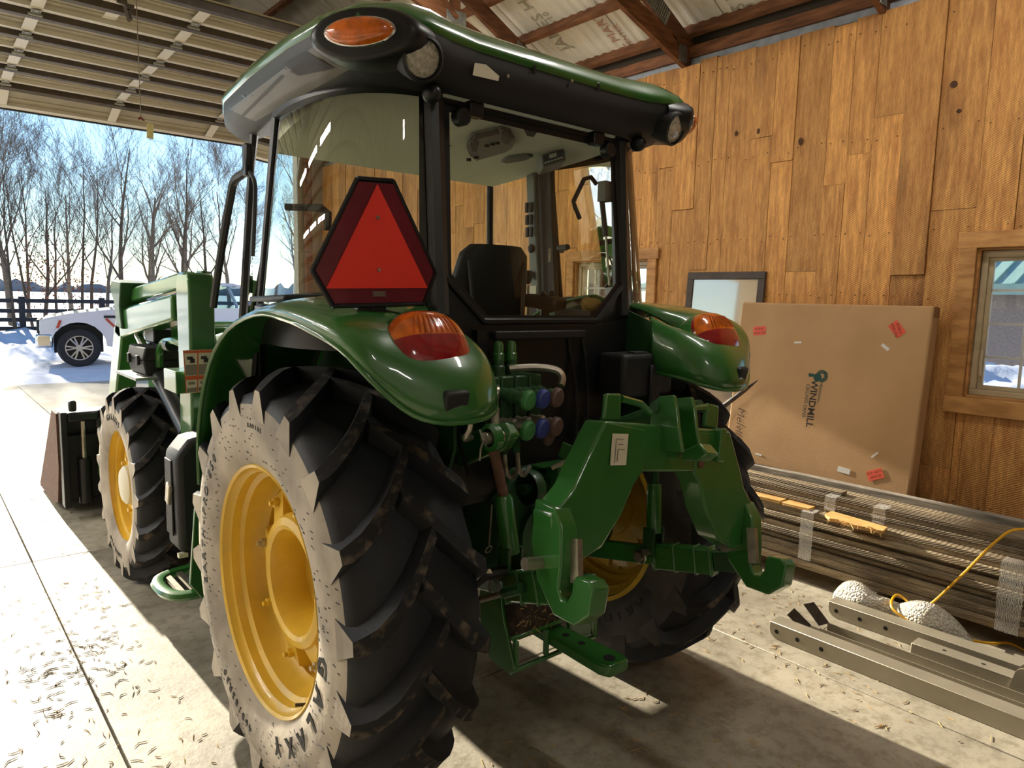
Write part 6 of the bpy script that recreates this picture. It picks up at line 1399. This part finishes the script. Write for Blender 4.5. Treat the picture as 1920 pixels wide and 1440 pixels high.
# ------------------------------------------------------------------ loader
mat('loader_green', rgb(52, 112, 44), 0.3, coat=0.6)
for sx in (-1, 1):
    X0 = sx * .66; dx = V((sx * .12, 0, 0))
    ms = MB().prism([V((X0, 1.36, .72)), V((X0, 1.33, 1.70)), V((X0, 1.35, 1.765)), V((X0, 1.50, 1.77)), V((X0, 1.54, 1.72)), V((X0, 1.53, 1.2)), V((X0, 1.56, .72))], dx).build('loader_mast', 'jd_green', TRX, bevel=.012)
    MB().prism([V((X0 - sx * .012, 1.46, 1.78)), V((X0 - sx * .012, 1.56, 1.775)), V((X0 - sx * .012, 1.60, 1.66)), V((X0 - sx * .012, 1.57, 1.35)), V((X0 - sx * .012, 1.48, 1.35))], V((sx * .03, 0, 0))).build('mast_plate', 'loader_green', ms, bevel=.006)
    for (y, z) in ((1.55, 1.735), (1.56, 1.58)): MB().lathe([(.02, -.03), (.045, -.03), (.045, .03), (.02, .03)], (X0 - sx * .02, y, z), (1, 0, 0), 20).build('pivot_boss', 'jd_green_dull', ms)
    lk = MB().bar(V((X0 + sx * .04, 1.58, 1.735)), V((X0 + sx * .04, 2.66, 1.645)), .07, .085).build('upper_link', 'loader_green', TRX, bevel=.012)
    am = MB().prism([V((X0, 1.62, 1.66)), V((X0, 1.62, 1.53)), V((X0, 2.4, 1.43)), V((X0, 2.80, 1.37)), V((X0, 2.92, 1.40)), V((X0, 2.86, 1.53)), V((X0, 2.5, 1.585))], dx).build('loader_arm', 'loader_green', TRX, bevel=.015)
    MB().prism([V((X0, 2.78, 1.50)), V((X0, 2.93, 1.44)), V((X0, 3.20, .95)), V((X0, 3.63, .50)), V((X0, 3.68, .32)), V((X0, 3.52, .32)), V((X0, 3.04, .88)), V((X0, 2.74, 1.38))], dx).build('arm_drop', 'loader_green', am, bevel=.012)
    MB().prism([V((X0 - sx * .02, 2.60, 1.72)), V((X0 - sx * .02, 2.84, 1.74)), V((X0 - sx * .02, 2.90, 1.68)), V((X0 - sx * .02, 2.80, 1.60)), V((X0 - sx * .02, 2.76, 1.45)), V((X0 - sx * .02, 2.62, 1.44)), V((X0 - sx * .02, 2.66, 1.58))], V((sx * .16, 0, 0))).build('knee_bracket', 'jd_green_dull', am, bevel=.008)
    for (y, z) in ((2.83, 1.69), (2.70, 1.66), (2.69, 1.49)): MB().lathe([(.015, -.012), (.036, -.012), (.036, .012), (.015, .012)], (X0 - sx * .03, y, z), (1, 0, 0), 18).build('pivot_boss', 'jd_green_dull', am)
    cyl_ = MB().tube([V((X0 + sx * .06, 1.62, .95)), V((X0 + sx * .06, 2.35, 1.30))], .045, 14).build('lift_cylinder', 'cab_black', TRX); MB().tube([V((X0 + sx * .06, 2.35, 1.30)), V((X0 + sx * .06, 2.65, 1.45))], .024, 10).build('cylinder_rod', 'chrome', cyl_)
    MB().tube([V((X0 + sx * .05, 2.78, 1.66)), V((X0 + sx * .05, 3.1, 1.15))], .035, 12).build('bucket_cylinder', 'jd_green_dull', TRX); MB().tube([V((X0 + sx * .05, 3.1, 1.15)), V((X0 + sx * .05, 3.6, .62))], .02, 10).build('cylinder_rod', 'chrome', TRX)
    fb_ = MB().prism([V((X0 + sx * .02, 1.95, .55)), V((X0 + sx * .02, 2.12, .55)), V((X0 + sx * .02, 1.72, 1.05)), V((X0 + sx * .02, 1.60, 1.0))], V((sx * .03, 0, 0))).build('frame_brace', 'loader_green', TRX)
    MB().bb(X0 + sx * .1, sx * .25, 1.2, 1.6, .74, .82).build('frame_mount', 'loader_green', TRX, bevel=.01)
MB().tube([V((-.55, 2.75, 1.42)), V((.55, 2.75, 1.42))], .06, 14).build('cross_tube', 'loader_green', TRX)
MB().tube(smooth_path([(-.72, 1.64, 1.40), (-.74, 1.72, 1.42), (-.735, 1.95, 1.40), (-.72, 2.1, 1.34), (-.72, 2.12, 1.25)], 5), .02, 8).build('loader_hose', 'loader_green', TRX)
MB().cyl((-.735, 1.80, 1.395), (-.735, 1.87, 1.39), .035, 12).build('hose_coupler', 'cab_black', TRX)
MB().bb(-.72, -.62, 2.22, 2.42, 1.375, 1.46).build('hose_block', 'cab_black', TRX, bevel=.01)
# warning decal panel on the mast bracket, shelf, side brackets
wp = MB().prism([at(343, 657, Y=1.33), at(400, 655, Y=1.33), at(392, 734, Y=1.33), at(349, 738, Y=1.33)], (.02, .012, 0)).build('warning_panel', 'decal_white', TRX)
def wq(u0, u1, v0, v1, mt_, nm='decal_block'):
    c_ = [at(343, 657, Y=1.328), at(400, 655, Y=1.328), at(392, 734, Y=1.328), at(349, 738, Y=1.328)]
    f = lambda u, v: c_[0].lerp(c_[1], u).lerp(c_[3].lerp(c_[2], u), v)
    MB().prism([f(u0, v0), f(u1, v0), f(u1, v1), f(u0, v1)], (0, .001, 0)).build(nm, mt_, wp, smooth=0)
for u in (0.02, .5):
    for v in (.0, .62): wq(u + .02, u + .46, v + .01, v + .07, 'decal_orange')
    wq(u + .03, u + .44, .34, .58, 'decal_grey'); wq(u + .03, u + .44, .88, .98, 'decal_grey'); wq(u + .1, u + .3, .15, .22, 'grille_dark'); wq(u + .2, u + .36, .2, .3, 'grille_dark'); wq(u + .1, u + .36, .74, .8, 'decal_grey')
wq(.47, .51, 0, 1, 'decal_orange'); wq(0, .03, 0, 1, 'decal_orange'); wq(0, 1, .6, .63, 'decal_orange')
MB().bb(-.845, -.56, 1.345, 1.55, 1.195, 1.30).build('mount_box', 'jd_green', TRX, bevel=.005)
MB().bb(-.86, -.58, 2.05, 2.52, 1.185, 1.20).build('tool_shelf', 'galv', TRX)
MB().prism([V((-.66, 1.80, 1.19)), V((-.66, 2.5, 1.19)), V((-.66, 2.3, .95)), V((-.66, 1.82, 1.08))], (.02, 0, 0)).build('shelf_bracket', 'jd_green', TRX)
MB().prism([V((-.64, 2.55, 1.20)), V((-.64, 2.72, 1.20)), V((-.64, 2.72, .62)), V((-.64, 2.55, .62))], (.05, 0, 0)).build('front_guard_post', 'jd_green', TRX, bevel=.006)
# bucket
bkp = [(3.74, .74), (3.82, .76), (3.86, .45), (3.98, .20), (4.2, .10), (4.75, .06), (4.75, .075), (4.2, .12), (4.0, .22), (3.88, .47), (3.84, .74), (3.9, .77), (3.9, .785), (3.76, .785)]
bk = MB().prism([V((-1.0, y, z)) for y, z in [(3.74, .785), (3.92, .785), (3.92, .77), (3.77, .765), (3.79, .40), (3.90, .14), (4.12, .07), (4.78, .05), (4.78, .035), (4.1, .045), (3.87, .11), (3.755, .38)]], (2.0, 0, 0)).build('bucket', 'plastic_black', TRX)
for x in (-1.012, .997):
    MB().prism([V((x, 3.76, .78)), V((x, 3.95, .78)), V((x, 4.78, .06)), V((x, 4.78, .03)), V((x, 4.1, .04)), V((x, 3.87, .1)), V((x, 3.755, .38))], (.015, 0, 0)).build('bucket_side', 'rust', bk)
for x in (-.98, -.72, .72, .98):
    MB().bb(x - .02, x + .02, 3.64, 3.76, .10, .80).build('attach_plate', 'cab_black', bk, bevel=.006)
MB().bb(-.98, .98, 3.70, 3.75, .16, .62).build('back_plate', 'cab_black', bk)
MB().tube([V((-.86, 3.68, .12)), V((-.86, 3.68, .45))], .045, 12).build('latch_cylinder', 'cab_black', bk); MB().tube([V((-.86, 3.68, .45)), V((-.86, 3.68, .74))], .016, 8).build('latch_rod', 'zinc', bk)
MB().box((-.86, 3.67, .76), (.2, .06, .07)).build('latch_head', 'cab_black', bk, bevel=.015); MB().box((-.74, 3.67, .70), (.08, .06, .08)).build('latch_head', 'cab_black', bk, bevel=.015); MB().box((-.92, 3.67, .84), (.05, .05, .08)).build('latch_head', 'cab_black', bk, bevel=.015)
MB().cyl((-.60, 3.70, .60), (-.60, 3.67, .60), .05, 16).build('pin_boss', 'cab_black', bk)
# ------------------------------------------------------------------ tool case on the shelf
mat('case_black', rgb(36, 35, 35), 0.7, var=.3, vscale=20)
tcx = thing('tool_case', (-.70, 2.28, 1.2005), 'black plastic tool case with latches standing on the loader shelf', 'tool case')
cp = [(-.085, 0), (.085, 0), (.10, .085), (.10, .10), (.085, .16), (-.085, .16), (-.10, .10), (-.10, .085)]
MB().prism([V((-.705 + a, 2.12, 1.2005 + b)) for a, b in cp[:3] + cp[-1:]], (0, .36, 0)).build('base', 'case_black', tcx, bevel=.01)
MB().prism([V((-.705 + a, 2.12, 1.2005 + b)) for a, b in (cp[7], cp[2], cp[3], cp[4], cp[5], cp[6])], (0, .36, 0)).build('lid', 'case_black', tcx, bevel=.01)
for y in (2.2, 2.4): MB().box((-.813, y, 1.285), (.015, .04, .055)).build('latch', 'case_black', tcx, bevel=.004)
MB().tube([V((-.70, 2.22, 1.362)), V((-.70, 2.24, 1.375)), V((-.70, 2.36, 1.375)), V((-.70, 2.38, 1.362))], .008, 6).build('handle', 'case_black', tcx)
